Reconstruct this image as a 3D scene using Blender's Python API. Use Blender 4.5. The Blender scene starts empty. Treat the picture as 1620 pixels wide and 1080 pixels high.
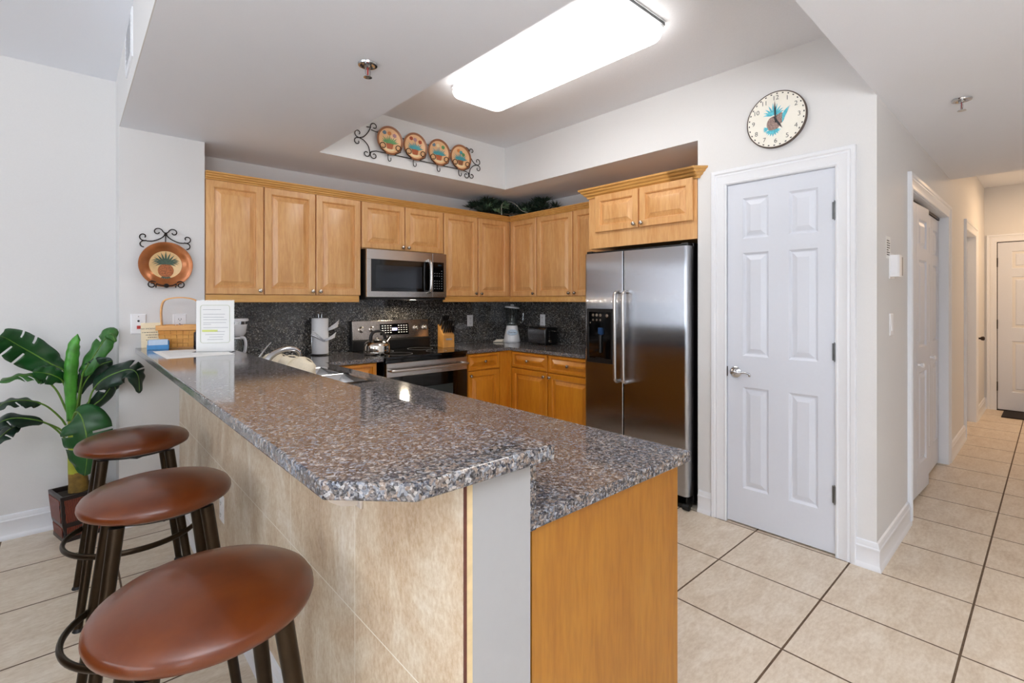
import bpy, bmesh, math, random
from mathutils import Vector, Matrix
PI = math.pi
R = math.radians
SC = bpy.context.scene
COL = SC.collection

# ------------------------------------------------------------------ camera
CZ = 1.345
cam_d = bpy.data.cameras.new('camera')
cam = bpy.data.objects.new('camera', cam_d)
COL.objects.link(cam)
cam.location = (0, 0, CZ)
cam.rotation_euler = (R(90), 0, R(47.93 - 90))
cam_d.sensor_width = 36
cam_d.lens = 776 / 1620 * 36
cam_d.shift_y = -64.5 / 1620
cam_d.clip_start = 0.02
SC.camera = cam

# ------------------------------------------------------------------ world, daylight, exposure
W = bpy.data.worlds.new('sky')
SC.world = W
W.use_nodes = True
W.node_tree.nodes['Background'].inputs[0].default_value = (0.86, 0.92, 1.0, 1)
W.node_tree.nodes['Background'].inputs[1].default_value = 5.5
SC.view_settings.view_transform = 'Standard'
SC.view_settings.look = 'None'
SC.view_settings.gamma = 1
SC.view_settings.use_curve_mapping = False
SC.view_settings.exposure = -0.10
SC.cycles.use_denoising = True
SC.cycles.max_bounces = 12
SC.cycles.diffuse_bounces = 8
SC.cycles.glossy_bounces = 5
SC.cycles.transmission_bounces = 8
SC.cycles.sample_clamp_indirect = 6
SC.cycles.caustics_reflective = False
SC.cycles.caustics_refractive = False


def area(name, loc, rot, sx, sy, power, color=(1, 1, 1), portal=False):
    d = bpy.data.lights.new(name, 'AREA')
    d.shape = 'RECTANGLE'
    d.size, d.size_y = sx, sy
    d.energy = power
    d.color = color
    if portal:
        d.cycles.is_portal = True
    o = bpy.data.objects.new(name, d)
    o.location = loc
    o.rotation_euler = rot
    COL.objects.link(o)
    return o


# daylight comes in through the two glazed walls of the living room (portals for the sky)
area('portal_west', (-5.02, 0.2, 1.40), (0, R(-90), 0), 1.6, 5.2, 1, portal=True)
area('portal_south', (-2.85, -4.02, 1.25), (R(90), 0, 0), 1.7, 2.3, 1, portal=True)
# added ceiling fill, then the hall's own ceiling lamp, round the corner of the picture
area('ceiling_fill', (-0.6, -1.2, 1.55), (R(180), 0, 0), 1.4, 1.4, 215, (.95, .97, 1.0))  # added fill, no lamp in the room: brightens the ceilings from behind the camera
area('hall_lamp', (7.5, -0.35, 2.70), (0, 0, 0), 0.4, 0.4, 27, (1.0, 0.66, 0.38))

# ------------------------------------------------------------------ materials
def srgb(r, g, b):
    f = lambda c: (c / 255 / 12.92) if c / 255 <= 0.04045 else ((c / 255 + 0.055) / 1.055) ** 2.4
    return (f(r), f(g), f(b), 1)


class NT:
    def __init__(s, name):
        s.m = bpy.data.materials.new(name)
        s.m.use_nodes = True
        s.t = s.m.node_tree
        s.b = s.t.nodes['Principled BSDF']

    def n(s, kind, **kw):
        nd = s.t.nodes.new(kind)
        for k, v in kw.items():
            if k == 'inp':
                for i, x in v.items():
                    if isinstance(x, bpy.types.NodeSocket):
                        s.t.links.new(x, nd.inputs[i])
                    else:
                        nd.inputs[i].default_value = x
            else:
                setattr(nd, k, v)
        return nd

    def set(s, **kw):
        for k, v in kw.items():
            k = {'color': 'Base Color', 'rough': 'Roughness', 'metal': 'Metallic', 'coat': 'Coat Weight', 'coatr': 'Coat Roughness',
                 'trans': 'Transmission Weight', 'ior': 'IOR', 'spec': 'Specular IOR Level', 'normal': 'Normal', 'alpha': 'Alpha',
                 'em': 'Emission Color', 'ems': 'Emission Strength', 'sheen': 'Sheen Weight', 'aniso': 'Anisotropic'}[k]
            if isinstance(v, bpy.types.NodeSocket):
                s.t.links.new(v, s.b.inputs[k])
            else:
                s.b.inputs[k].default_value = v

    def obj(s, scale=(1, 1, 1), loc=(0, 0, 0), rot=(0, 0, 0)):
        tc = s.n('ShaderNodeTexCoord')
        return s.n('ShaderNodeMapping', inp={0: tc.outputs['Object'], 'Scale': scale, 'Location': loc, 'Rotation': rot}).outputs[0]

    def noise(s, vec, scale, detail=3, rough=.5, dist=0):
        return s.n('ShaderNodeTexNoise', inp={'Vector': vec, 'Scale': scale, 'Detail': detail, 'Roughness': rough, 'Distortion': dist}).outputs[0]

    def ramp(s, fac, stops, interp='LINEAR'):
        r = s.n('ShaderNodeValToRGB', inp={0: fac})
        r.color_ramp.interpolation = interp
        e = r.color_ramp.elements
        while len(e) < len(stops):
            e.new(0.5)
        for i, (p, c) in enumerate(stops):
            e[i].position = p
            e[i].color = c
        return r.outputs[0]

    def bump(s, h, strength, dist=.002):
        return s.n('ShaderNodeBump', inp={'Height': h, 'Strength': strength, 'Distance': dist}).outputs[0]

    def mix(s, fac, a, b, mode='MIX'):
        nd = s.n('ShaderNodeMix', data_type='RGBA', blend_type=mode)
        for i, x in ((0, fac), (6, a), (7, b)):
            if isinstance(x, bpy.types.NodeSocket):
                s.t.links.new(x, nd.inputs[i])
            else:
                nd.inputs[i].default_value = x
        return nd.outputs[2]

    def math(s, op, a, b=0.0):
        return s.n('ShaderNodeMath', operation=op, inp={0: a, 1: b}).outputs[0]


def plain(name, rgb, rough=.5, metal=0., var=0.04, nscale=40, bump=0.0, **kw):
    """a procedural material: base colour slightly broken up by noise"""
    t = NT(name)
    v = t.obj()
    f = t.noise(v, nscale)
    c = srgb(*rgb)
    lo = tuple(x * (1 - var) for x in c[:3]) + (1,)
    hi = tuple(min(1, x * (1 + var)) for x in c[:3]) + (1,)
    t.set(color=t.ramp(f, [(.3, lo), (.7, hi)]), rough=rough, metal=metal, **kw)
    if bump:
        t.set(normal=t.bump(f, bump))
    return t.m


M = {}
M['wall'] = plain('wall_paint', (220, 220, 220), .6, nscale=160, var=.01, bump=.05)
M['ceiling'] = plain('ceiling_paint', (234, 238, 246), .7, nscale=220, var=.01, bump=.12)
M['texture_ceiling'] = plain('textured_ceiling_paint', (233, 235, 240), .7, nscale=120, var=.015, bump=.5)
M['trim'] = plain('white_trim_paint', (230, 233, 238), .32, nscale=60, var=.006)
M['door_paint'] = plain('white_door_paint', (215, 220, 230), .36, nscale=60, var=.006)
M['white_plastic'] = plain('white_plastic', (238, 239, 242), .3, var=.01)
M['black_plastic'] = plain('black_plastic', (14, 14, 15), .35, var=.1)
M['black_gloss'] = plain('black_gloss', (6, 6, 7), .06, var=.1)
M['black_rubber'] = plain('black_rubber', (12, 12, 12), .6, var=.1)
M['iron'] = plain('dark_iron', (38, 30, 26), .5, .6, var=.15)
M['bronze'] = plain('dark_bronze', (50, 38, 24), .34, .75, var=.12, nscale=20)
M['chrome'] = plain('chrome', (205, 207, 210), .12, 1., var=.02)
M['nickel'] = plain('brushed_nickel', (196, 188, 178), .26, 1., var=.04)
M['hinge'] = plain('aged_hinge_metal', (120, 122, 124), .35, .9, var=.1)
M['dark_hinge'] = plain('dark_hinge_metal', (62, 54, 52), .4, .8, var=.1)
M['paper'] = plain('white_paper', (240, 240, 238), .6, var=.01)
M['cream'] = plain('cream_card', (244, 232, 200), .6, var=.015)
M['ink'] = plain('printed_ink', (46, 44, 48), .6, var=.1)
M['grey_ink'] = plain('pale_printed_ink', (150, 152, 158), .6, var=.05)
M['green_ink'] = plain('sage_printed_line', (170, 178, 138), .6, var=.03)
M['highlight'] = plain('yellow_green_highlighter', (206, 214, 120), .6, var=.03)
M['red'] = plain('red_plastic', (168, 40, 34), .4)
M['blue'] = plain('blue_acrylic', (70, 140, 196), .1, var=.08)
M['pale_blue'] = plain('pale_blue_card', (190, 208, 226), .35, var=.05)
M['clay'] = plain('red_clay_edge', (92, 50, 38), .8, var=.2, nscale=80)
M['mortar'] = plain('cream_mortar', (206, 184, 142), .8, var=.1)
M['towel'] = plain('white_paper_towel', (240, 241, 244), .8, var=.01, nscale=90, bump=.25)
M['linen'] = plain('cream_linen', (226, 214, 190), .9, var=.06, nscale=120, bump=.4)
M['soil'] = plain('dried_moss', (44, 36, 26), .95, var=.4, nscale=90, bump=.8)
M['pot_frame'] = plain('dark_lacquer', (34, 24, 22), .35, var=.15)
M['leaf_big'] = plain('deep_green_leaf', (22, 74, 30), .38, var=.28, nscale=9)
M['leaf_mid'] = plain('mid_green_leaf', (48, 102, 38), .36, var=.22, nscale=9)
M['leaf_dark'] = plain('blackish_green_leaf', (16, 42, 28), .36, var=.3, nscale=9)
M['leaf_new'] = plain('fresh_green_leaf', (70, 140, 48), .32, var=.35, nscale=16, bump=.6)
M['petiole'] = plain('leaf_stalk', (92, 128, 44), .45, var=.2)
M['husk'] = plain('brown_trunk_husk', (128, 100, 40), .7, var=.35, nscale=30, bump=.5)
M['trunk'] = plain('yellow_green_trunk', (158, 164, 46), .5, var=.2, nscale=14)
M['fir'] = plain('dark_foliage', (30, 50, 34), .6, var=.3, nscale=30)
M['fir_light'] = plain('pale_foliage', (96, 122, 92), .6, var=.2, nscale=30)
M['ribbon'] = plain('pale_ribbon', (186, 186, 170), .5, var=.1)
M['copper_plate'] = plain('copper_glaze', (164, 98, 52), .22, .35, var=.2, nscale=12)
M['plate_face'] = plain('cream_crackle_glaze', (222, 186, 132), .35, var=.12, nscale=26)
M['plate_peach'] = plain('peach_glaze', (232, 186, 138), .3, var=.06, nscale=20)
M['plate_rim'] = plain('brown_glaze_rim', (146, 92, 58), .3, var=.12, nscale=24)
M['terracotta'] = plain('painted_terracotta', (176, 92, 52), .5, var=.12)
M['paint_teal'] = plain('painted_teal', (70, 150, 160), .5, var=.12)
M['paint_green'] = plain('painted_green', (96, 150, 96), .5, var=.12)
M['paint_red'] = plain('painted_rust_red', (172, 76, 48), .5, var=.12)
M['paint_orange'] = plain('painted_orange', (206, 128, 66), .5, var=.12)
M['paint_blue'] = plain('painted_slate_blue', (92, 116, 134), .5, var=.12)
M['paint_mauve'] = plain('painted_mauve', (172, 130, 140), .5, var=.12)
M['paint_cream'] = plain('painted_cream', (238, 214, 170), .5, var=.08)
M['pine_body'] = plain('painted_pineapple_skin', (164, 92, 44), .5, var=.5, nscale=140)
M['pine_leaf'] = plain('painted_pineapple_leaf', (62, 84, 68), .5, var=.3, nscale=80)
M['clock_face'] = plain('clock_paper_face', (236, 233, 222), .5, var=.03, nscale=12)
M['clock_rim'] = plain('brown_clock_rim', (88, 74, 66), .45, .2, var=.15)
M['clock_fruit'] = plain('printed_pineapple_skin', (150, 126, 118), .6, var=.6, nscale=260)
M['clock_leaf'] = plain('printed_turquoise_leaf', (86, 186, 204), .6, var=.25, nscale=90)
M['numeral'] = plain('grey_numeral_ink', (92, 94, 92), .6, var=.1)
M['mat'] = plain('dark_door_mat', (30, 22, 22), .95, var=.4, nscale=160, bump=.8)
M['wood_block'] = plain('knife_block_wood', (206, 146, 72), .4, var=.14, nscale=14)
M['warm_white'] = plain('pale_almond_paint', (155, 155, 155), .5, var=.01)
M['corbel_paint'] = plain('corbel_almond_paint', (206, 198, 190), .45, var=.01)
M['dark_blue'] = plain('dark_blue_plastic', (28, 58, 96), .3)
M['dark_wax'] = plain('dark_plum_glass', (40, 32, 40), .15, var=.2)


def glass(name, rgb=(240, 246, 246), rough=.0):
    t = NT(name)
    v = t.obj()
    t.set(color=t.ramp(t.noise(v, 6), [(.4, srgb(*rgb)), (.6, srgb(*[min(255, c + 4) for c in rgb]))]), rough=rough, trans=1.0, ior=1.45)
    return t.m


M['glass'] = glass('clear_glass')
M['acrylic'] = glass('clear_acrylic', (246, 250, 252))


def emis(name, rgb, strength):
    t = NT(name)
    v = t.obj()
    t.set(color=(1, 1, 1, 1), em=t.ramp(t.noise(v, 2), [(.3, srgb(*rgb)), (.7, srgb(*rgb))]), ems=strength)
    return t.m


M['lamp'] = emis('glowing_acrylic_diffuser', (255, 251, 246), 7.8)
M['display'] = emis('blue_clock_display', (96, 120, 255), 1.2)


def wood(name, a, b, c, horiz=False, rough=.34, scale=1.0, coat=.5):
    t = NT(name)
    sx = (3, 26, 26) if horiz else (26, 26, 3)
    v = t.obj(scale=tuple(x * scale for x in sx))
    n1 = t.noise(v, 1.0, 5, .6, .6)
    n2 = t.noise(t.obj(scale=(1.3, 1.3, .8)), 2.2, 2)
    v3 = t.obj(scale=tuple(x * 5 * scale for x in sx))
    n3 = t.noise(v3, 1.0, 2)
    col = t.ramp(n1, [(.30, srgb(*a)), (.5, srgb(*b)), (.72, srgb(*c))])
    col = t.mix(.35, col, t.ramp(n2, [(.3, srgb(*a)), (.7, srgb(*c))]))
    col = t.mix(.12, col, t.ramp(n3, [(.35, (.1, .04, .01, 1)), (.6, (1, .9, .7, 1))]), 'SOFT_LIGHT')
    t.set(color=col, rough=rough, spec=.45, coat=coat, coatr=.24)
    return t.m


M['maple'] = wood('honey_maple', (198, 140, 80), (212, 160, 102), (226, 180, 126))
M['maple_h'] = wood('honey_maple_rail', (186, 132, 66), (204, 152, 82), (216, 168, 98), True)
M['maple_gold'] = wood('golden_maple', (186, 112, 24), (198, 126, 32), (208, 140, 42))
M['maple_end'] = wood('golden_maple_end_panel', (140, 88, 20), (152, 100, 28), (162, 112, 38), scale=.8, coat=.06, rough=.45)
M['basket'] = wood('woven_ash_splint', (196, 130, 52), (212, 150, 70), (224, 166, 88), True)


def granite(name='speckled_granite', s1=160., s2=330., sharp=False):
    t = NT(name)
    v = t.obj()
    dis = t.n('ShaderNodeMix', data_type='RGBA', blend_type='ADD', inp={0: .012, 6: v, 7: t.n('ShaderNodeTexNoise', inp={'Vector': v, 'Scale': 70.}).outputs[1]}).outputs[2]
    vo = t.n('ShaderNodeTexVoronoi', inp={'Vector': dis, 'Scale': s1})
    sep = t.n('ShaderNodeSeparateColor', inp={0: vo.outputs['Color']}).outputs
    cells = t.ramp(sep[0], [(0, srgb(20, 22, 28)), (.18, srgb(40, 48, 66)), (.32, srgb(80, 78, 80)), (.48, srgb(118, 108, 101)),
                            (.64, srgb(140, 122, 107)), (.78, srgb(130, 136, 146)), (.93, srgb(180, 177, 174))], 'CONSTANT')
    vo2 = t.n('ShaderNodeTexVoronoi', inp={'Vector': dis, 'Scale': s2})
    sep2 = t.n('ShaderNodeSeparateColor', inp={0: vo2.outputs['Color']}).outputs
    fine = t.ramp(sep2[1], [(0, srgb(28, 30, 36)), (.3, srgb(98, 96, 98)), (.65, srgb(140, 134, 130)), (.9, srgb(182, 182, 182))], 'CONSTANT')
    big = t.ramp(t.noise(v, 9., 3), [(.35, (.72, .76, .86, 1)), (.65, (1.0, .95, .88, 1))])
    if sharp:
        cells = t.ramp(sep[0], [(0, srgb(18, 19, 22)), (.3, srgb(40, 42, 48)), (.5, srgb(74, 74, 74)), (.68, srgb(104, 98, 88)), (.82, srgb(150, 146, 138)), (.94, srgb(206, 204, 198))], 'CONSTANT')
        fine = t.ramp(sep2[1], [(0, srgb(16, 17, 20)), (.45, srgb(66, 66, 68)), (.72, srgb(120, 116, 108)), (.92, srgb(190, 188, 184))], 'CONSTANT')
    col = t.mix(.4, cells, fine)
    col = t.mix(.6, col, t.mix(1., col, big, 'MULTIPLY'))
    t.set(color=col, rough=.09, spec=.6)
    return t.m


M['granite'] = granite()
M['granite_splash'] = granite('salt_and_pepper_granite', 165., 330., True)


def steel(name, rgb=(196, 192, 188), rough=.26, spread=.0, scale=500.):
    """brushed steel: a fine vertical grain that fans reflections out sideways"""
    t = NT(name)
    v = t.obj(scale=(scale, scale, 1.5))
    n = t.noise(v, 1., 1)
    c = srgb(*rgb)
    t.set(color=t.ramp(n, [(.3, tuple(x * .95 for x in c[:3]) + (1,)), (.7, c)]), metal=1., rough=rough)
    if spread:
        g = t.n('ShaderNodeNewGeometry').outputs['Normal']
        tg = t.n('ShaderNodeVectorMath', operation='CROSS_PRODUCT', inp={0: g, 1: (0, 0, 1)}).outputs[0]
        w = t.n('ShaderNodeTexWhiteNoise', noise_dimensions='3D', inp={0: t.obj(scale=(9000, 9000, 40))}).outputs[0]
        w2 = t.n('ShaderNodeTexWhiteNoise', noise_dimensions='3D', inp={0: t.obj(scale=(7000, 7000, 55), loc=(3, 5, 7))}).outputs[0]
        k = t.math('MULTIPLY', t.math('ADD', t.math('ADD', w, w2), -1.), spread)
        sc = t.n('ShaderNodeVectorMath', operation='SCALE', inp={0: tg, 'Scale': k}).outputs[0]
        ad = t.n('ShaderNodeVectorMath', operation='ADD', inp={0: g, 1: sc}).outputs[0]
        t.set(normal=t.n('ShaderNodeVectorMath', operation='NORMALIZE', inp={0: ad}).outputs[0])
    return t.m


M['steel'] = steel('brushed_stainless')
M['steel_h'] = steel('brushed_stainless_fronts', (176, 178, 184), .10, .45)
M['steel_panel'] = steel('brushed_stainless_panel', (196, 186, 176), .22, .12)
M['sink_steel'] = steel('sink_stainless', (208, 208, 208), .13)
M['kettle_steel'] = plain('polished_stainless', (214, 208, 198), .08, 1., var=.02)


def floor_mat():
    t = NT('beige_ceramic_floor_tile')
    S = .4655
    v = t.obj(loc=(-2.0435 + S * 20, -.2425 + S * 20, 0))
    br = t.n('ShaderNodeTexBrick', offset=0., squash=1., inp={'Vector': v, 'Scale': 1., 'Brick Width': S, 'Row Height': S, 'Mortar Size': .0042, 'Mortar Smooth': .1,
             'Color1': (0, 0, 0, 1), 'Color2': (1, 1, 1, 1), 'Mortar': (0, 0, 0, 1)})
    o = t.obj()
    w = t.noise(t.obj(scale=(1, 2.6, 1)), 5., 6, .62, .8)
    fine = t.noise(t.obj(scale=(1, 2.2, 1)), 34., 4, .65)
    base = t.ramp(w, [(.3, srgb(192, 172, 148)), (.45, srgb(208, 192, 170)), (.58, srgb(218, 205, 186)), (.72, srgb(230, 220, 204))])
    base = t.mix(.35, base, t.ramp(fine, [(.35, srgb(188, 166, 140)), (.65, srgb(234, 224, 208))]))
    tone = t.mix(.10, base, t.ramp(br.outputs['Color'], [(0, srgb(194, 176, 152)), (1, srgb(236, 226, 208))]))
    grout = t.ramp(t.noise(o, 60.), [(.3, srgb(84, 66, 50)), (.7, srgb(106, 86, 66))])
    col = t.mix(br.outputs['Fac'], tone, grout)
    rr = t.ramp(br.outputs['Fac'], [(0, (.34, .34, .34, 1)), (1, (.85, .85, .85, 1))])
    inv = t.math('SUBTRACT', 1., br.outputs['Fac'])
    t.set(color=col, rough=rr, normal=t.bump(inv, .5, .003), spec=.4)
    return t.m


M['floor'] = floor_mat()


def wall_tile_mat():
    t = NT('travertine_look_wall_tile')
    tc = t.n('ShaderNodeTexCoord')
    sp = t.n('ShaderNodeSeparateXYZ', inp={0: tc.outputs['Object']}).outputs
    S = .4665
    y = t.math('ADD', sp[1], -1.142 + S * 20)
    z = t.math('ADD', sp[2], -.585 + S * 20)
    vec = t.n('ShaderNodeCombineXYZ', inp={0: y, 1: z}).outputs[0]
    br = t.n('ShaderNodeTexBrick', offset=0., inp={'Vector': vec, 'Scale': 1., 'Brick Width': S, 'Row Height': S, 'Mortar Size': .0017, 'Mortar Smooth': .2,
             'Color1': (0, 0, 0, 1), 'Color2': (1, 1, 1, 1), 'Mortar': (0, 0, 0, 1)})
    w = t.noise(t.obj(scale=(1, 1, .7)), 5.5, 9, .68, .7)
    f = t.noise(t.obj(scale=(1, 1.3, .75)), 70., 5, .75, .3)
    base = t.ramp(w, [(.30, srgb(168, 138, 104)), (.44, srgb(194, 168, 134)), (.55, srgb(212, 196, 170)), (.68, srgb(236, 228, 214))])
    base = t.mix(.34, base, t.ramp(f, [(.36, srgb(180, 152, 118)), (.62, srgb(240, 233, 220))]))
    col = t.mix(br.outputs['Fac'], base, srgb(240, 234, 222))
    inv = t.math('SUBTRACT', 1., br.outputs['Fac'])
    t.set(color=col, rough=.36, normal=t.bump(inv, .3, .002))
    return t.m


M['wall_tile'] = wall_tile_mat()


def leather():
    t = NT('tan_brown_leather')
    v = t.obj()
    n = t.noise(v, 7., 4, .6, .3)
    g = t.n('ShaderNodeTexVoronoi', inp={'Vector': v, 'Scale': 520.}).outputs[0]
    col = t.ramp(n, [(.25, srgb(80, 34, 8)), (.5, srgb(92, 41, 10)), (.75, srgb(102, 49, 14))])
    t.set(color=col, rough=.36, spec=.25, coat=.45, coatr=.14, normal=t.bump(g, .06, .0006))
    return t.m


M['leather'] = leather()


def wicker():
    t = NT('red_brown_woven_panel')
    v = t.obj(rot=(0, 0, 0))
    tc = t.n('ShaderNodeTexCoord')
    sp = t.n('ShaderNodeSeparateXYZ', inp={0: tc.outputs['Object']}).outputs
    u = t.math('ADD', sp[0], sp[1])
    a = t.math('SINE', t.math('MULTIPLY', t.math('ADD', u, sp[2]), 420.))
    b = t.math('SINE', t.math('MULTIPLY', t.math('SUBTRACT', u, sp[2]), 420.))
    f = t.math('MULTIPLY', a, b)
    f = t.math('ADD', t.math('MULTIPLY', f, .5), .5)
    t.set(color=t.ramp(f, [(.25, srgb(30, 9, 5)), (.6, srgb(96, 30, 15)), (.9, srgb(176, 76, 36))]), rough=.4, normal=t.bump(f, .6, .003))
    return t.m


M['wicker'] = wicker()


# ------------------------------------------------------------------ mesh helpers
def mb():
    return bmesh.new()


def box(bm, x0, x1, y0, y1, z0, z1, mtx=None):
    vs = [bm.verts.new(v) for v in ((x0, y0, z0), (x1, y0, z0), (x1, y1, z0), (x0, y1, z0), (x0, y0, z1), (x1, y0, z1), (x1, y1, z1), (x0, y1, z1))]
    for f in ((0, 3, 2, 1), (4, 5, 6, 7), (0, 1, 5, 4), (1, 2, 6, 5), (2, 3, 7, 6), (3, 0, 4, 7)):
        bm.faces.new([vs[i] for i in f])
    if mtx:
        bmesh.ops.transform(bm, matrix=mtx, verts=vs)
    return vs


def prism(bm, poly, a0, a1, axis='z'):
    def p(u, v, w):
        return {'z': (u, v, w), 'y': (u, w, v), 'x': (w, u, v)}[axis]
    A = [bm.verts.new(p(u, v, a0)) for u, v in poly]
    B = [bm.verts.new(p(u, v, a1)) for u, v in poly]
    bm.faces.new(A)
    bm.faces.new(B)
    n = len(poly)
    for i in range(n):
        j = (i + 1) % n
        bm.faces.new((A[i], A[j], B[j], B[i]))


def frame_at(t):
    t = t.normalized()
    up = Vector((0, 0, 1)) if abs(t.z) < .95 else Vector((1, 0, 0))
    a = t.cross(up).normalized()
    return a, a.cross(t).normalized()


def tube(bm, pts, r, n=8, closed=False, rr=None, flat=1.0):
    pts = [Vector(p) for p in pts]
    N = len(pts)
    rows = []
    a = None
    for i, p in enumerate(pts):
        if closed:
            t = pts[(i + 1) % N] - pts[i - 1]
        else:
            t = pts[min(i + 1, N - 1)] - pts[max(i - 1, 0)]
        if t.length < 1e-9:
            t = Vector((0, 0, 1))
        t.normalize()
        if a is None:
            a, b = frame_at(t)
        else:
            a = (a - t * a.dot(t))
            if a.length < 1e-6:
                a, b = frame_at(t)
            a.normalize()
            b = a.cross(t).normalized()
        q = rr[i] if rr else r
        rows.append([bm.verts.new(p + a * (q * math.cos(2 * PI * k / n)) + b * (q * flat * math.sin(2 * PI * k / n))) for k in range(n)])
    for i in range(N if closed else N - 1):
        A, B = rows[i], rows[(i + 1) % N]
        for k in range(n):
            l = (k + 1) % n
            bm.faces.new((A[k], A[l], B[l], B[k]))
    if not closed:
        bm.faces.new(rows[0])
        bm.faces.new(rows[-1][::-1])


def cyl(bm, p0, p1, r0, r1=None, n=24):
    tube(bm, [p0, p1], r0, n, rr=[r0, r0 if r1 is None else r1])


def lathe(bm, prof, c=(0, 0, 0), n=40, axis='z'):
    """prof: (radius, height) pairs; axis 'z' up, or '-y' (height grows towards -y)"""
    def P(r, h, a):
        if axis == 'z':
            return (c[0] + r * math.cos(a), c[1] + r * math.sin(a), c[2] + h)
        return (c[0] + r * math.cos(a), c[1] - h, c[2] + r * math.sin(a))
    rows = []
    for r, h in prof:
        if r < 1e-6:
            rows.append([bm.verts.new(P(0, h, 0))])
        else:
            rows.append([bm.verts.new(P(r, h, 2 * PI * k / n)) for k in range(n)])
    for A, B in zip(rows, rows[1:]):
        for k in range(n):
            l = (k + 1) % n
            if len(A) == 1 and len(B) == 1:
                continue
            if len(A) == 1:
                bm.faces.new((A[0], B[l], B[k]))
            elif len(B) == 1:
                bm.faces.new((A[k], A[l], B[0]))
            else:
                bm.faces.new((A[k], A[l], B[l], B[k]))


def ringpanel(bm, rects, cap=True):
    """rects (x0,x1,z0,z1,y): concentric rectangles bridged one to the next, facing -y"""
    rows = [[bm.verts.new(v) for v in ((a, y, c), (b, y, c), (b, y, d), (a, y, d))] for a, b, c, d, y in rects]
    for A, B in zip(rows, rows[1:]):
        for k in range(4):
            l = (k + 1) % 4
            bm.faces.new((A[k], A[l], B[l], B[k]))
    if cap:
        bm.faces.new(rows[-1])
    return rows


def sweep(bm, path, prof, closed=False):
    """path in plan, prof (d, z): d is offset to the right-hand side of the travel direction, mitred"""
    P = [Vector(p) for p in path]
    N = len(P)
    rows = []
    for i in range(N):
        def nrm(a, b):
            t = (b - a).normalized()
            return Vector((t.y, -t.x))
        if closed or 0 < i < N - 1:
            n0, n1 = nrm(P[i - 1], P[i]), nrm(P[i], P[(i + 1) % N])
            m = (n0 + n1) / (1 + n0.dot(n1))
        else:
            m = nrm(P[0], P[1]) if i == 0 else nrm(P[-2], P[-1])
        rows.append([bm.verts.new((P[i].x + m.x * d, P[i].y + m.y * d, z)) for d, z in prof])
    K = len(prof)
    for i in range(N if closed else N - 1):
        A, B = rows[i], rows[(i + 1) % N]
        for k in range(K):
            l = (k + 1) % K
            bm.faces.new((A[k], A[l], B[l], B[k]))
    if not closed:
        bm.faces.new(rows[0])
        bm.faces.new(rows[-1][::-1])


def obj(name, bm, m, parent=None, smooth=False, bevel=0, seg=2, loc=None, rot=None):
    bmesh.ops.recalc_face_normals(bm, faces=bm.faces[:])
    me = bpy.data.meshes.new(name)
    bm.to_mesh(me)
    bm.free()
    me.materials.append(M[m] if isinstance(m, str) else m)
    if smooth:
        for p in me.polygons:
            p.use_smooth = True
        me.set_sharp_from_angle(angle=R(smooth if smooth is not True else 35))
    o = bpy.data.objects.new(name, me)
    COL.objects.link(o)
    if parent:
        o.parent = parent
    if loc:
        o.location = loc
    if rot:
        o.rotation_euler = rot
    if bevel:
        b = o.modifiers.new('bevel', 'BEVEL')
        b.width = bevel
        b.segments = seg
        b.limit_method = 'ANGLE'
        b.angle_limit = R(30)
        b.harden_normals = False
    return o


def tag(o, label, cat, group=None):
    o['label'] = label
    o['category'] = cat
    if group:
        o['group'] = group
    return o


def thing(name, label, cat, loc=(0, 0, 0), rz=0, group=None):
    o = bpy.data.objects.new(name, None)
    o.empty_display_size = .05
    COL.objects.link(o)
    o.location = loc
    o.rotation_euler = (0, 0, R(rz))
    return tag(o, label, cat, group)


def struct(name, bm, m, parent=None, **kw):
    o = obj(name, bm, m, parent, **kw)
    if parent is None:
        o['kind'] = 'structure'
    return o


def sroot(name, loc=(0, 0, 0), rz=0):
    o = bpy.data.objects.new(name, None)
    o.empty_display_size = .05
    COL.objects.link(o)
    o.location = loc
    o.rotation_euler = (0, 0, R(rz))
    o['kind'] = 'structure'
    return o


def dup(root, loc=None, rz=None, label=None):
    r = root.copy()
    COL.objects.link(r)
    if loc:
        r.location = loc
    if rz is not None:
        r.rotation_euler = (0, 0, R(rz))
    if label:
        r['label'] = label
    for ch in list(root.children):
        c = ch.copy()
        COL.objects.link(c)
        c.parent = r
        for g in list(ch.children):
            d = g.copy()
            COL.objects.link(d)
            d.parent = c
    return r


def text(name, body, size, m, parent, loc, rot=(R(90), 0, 0), align='CENTER', ext=.0004):
    cu = bpy.data.curves.new(name, 'FONT')
    cu.body = body
    cu.size = size
    cu.align_x = align
    cu.align_y = 'CENTER'
    cu.extrude = ext
    tmp = bpy.data.objects.new(name + '_tmp', cu)
    COL.objects.link(tmp)
    dg = bpy.context.evaluated_depsgraph_get()
    me = bpy.data.meshes.new_from_object(tmp.evaluated_get(dg))
    bpy.data.objects.remove(tmp)
    bpy.data.curves.remove(cu)
    me.name = name
    me.materials.clear()
    me.materials.append(M[m])
    o = bpy.data.objects.new(name, me)
    COL.objects.link(o)
    o.parent = parent
    o.location = loc
    o.rotation_euler = rot
    return o


def spiral(cx, cz, r0, a0, turns, y, r1=.25, n=22):
    """a curl in the xz plane starting on its outside at angle a0 and winding inwards"""
    out = []
    for i in range(n + 1):
        t = i / n
        a = a0 + turns * 2 * PI * t
        r = r0 * (1 - (1 - r1) * t)
        out.append((cx + r * math.cos(a), y, cz + r * math.sin(a)))
    return out


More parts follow.
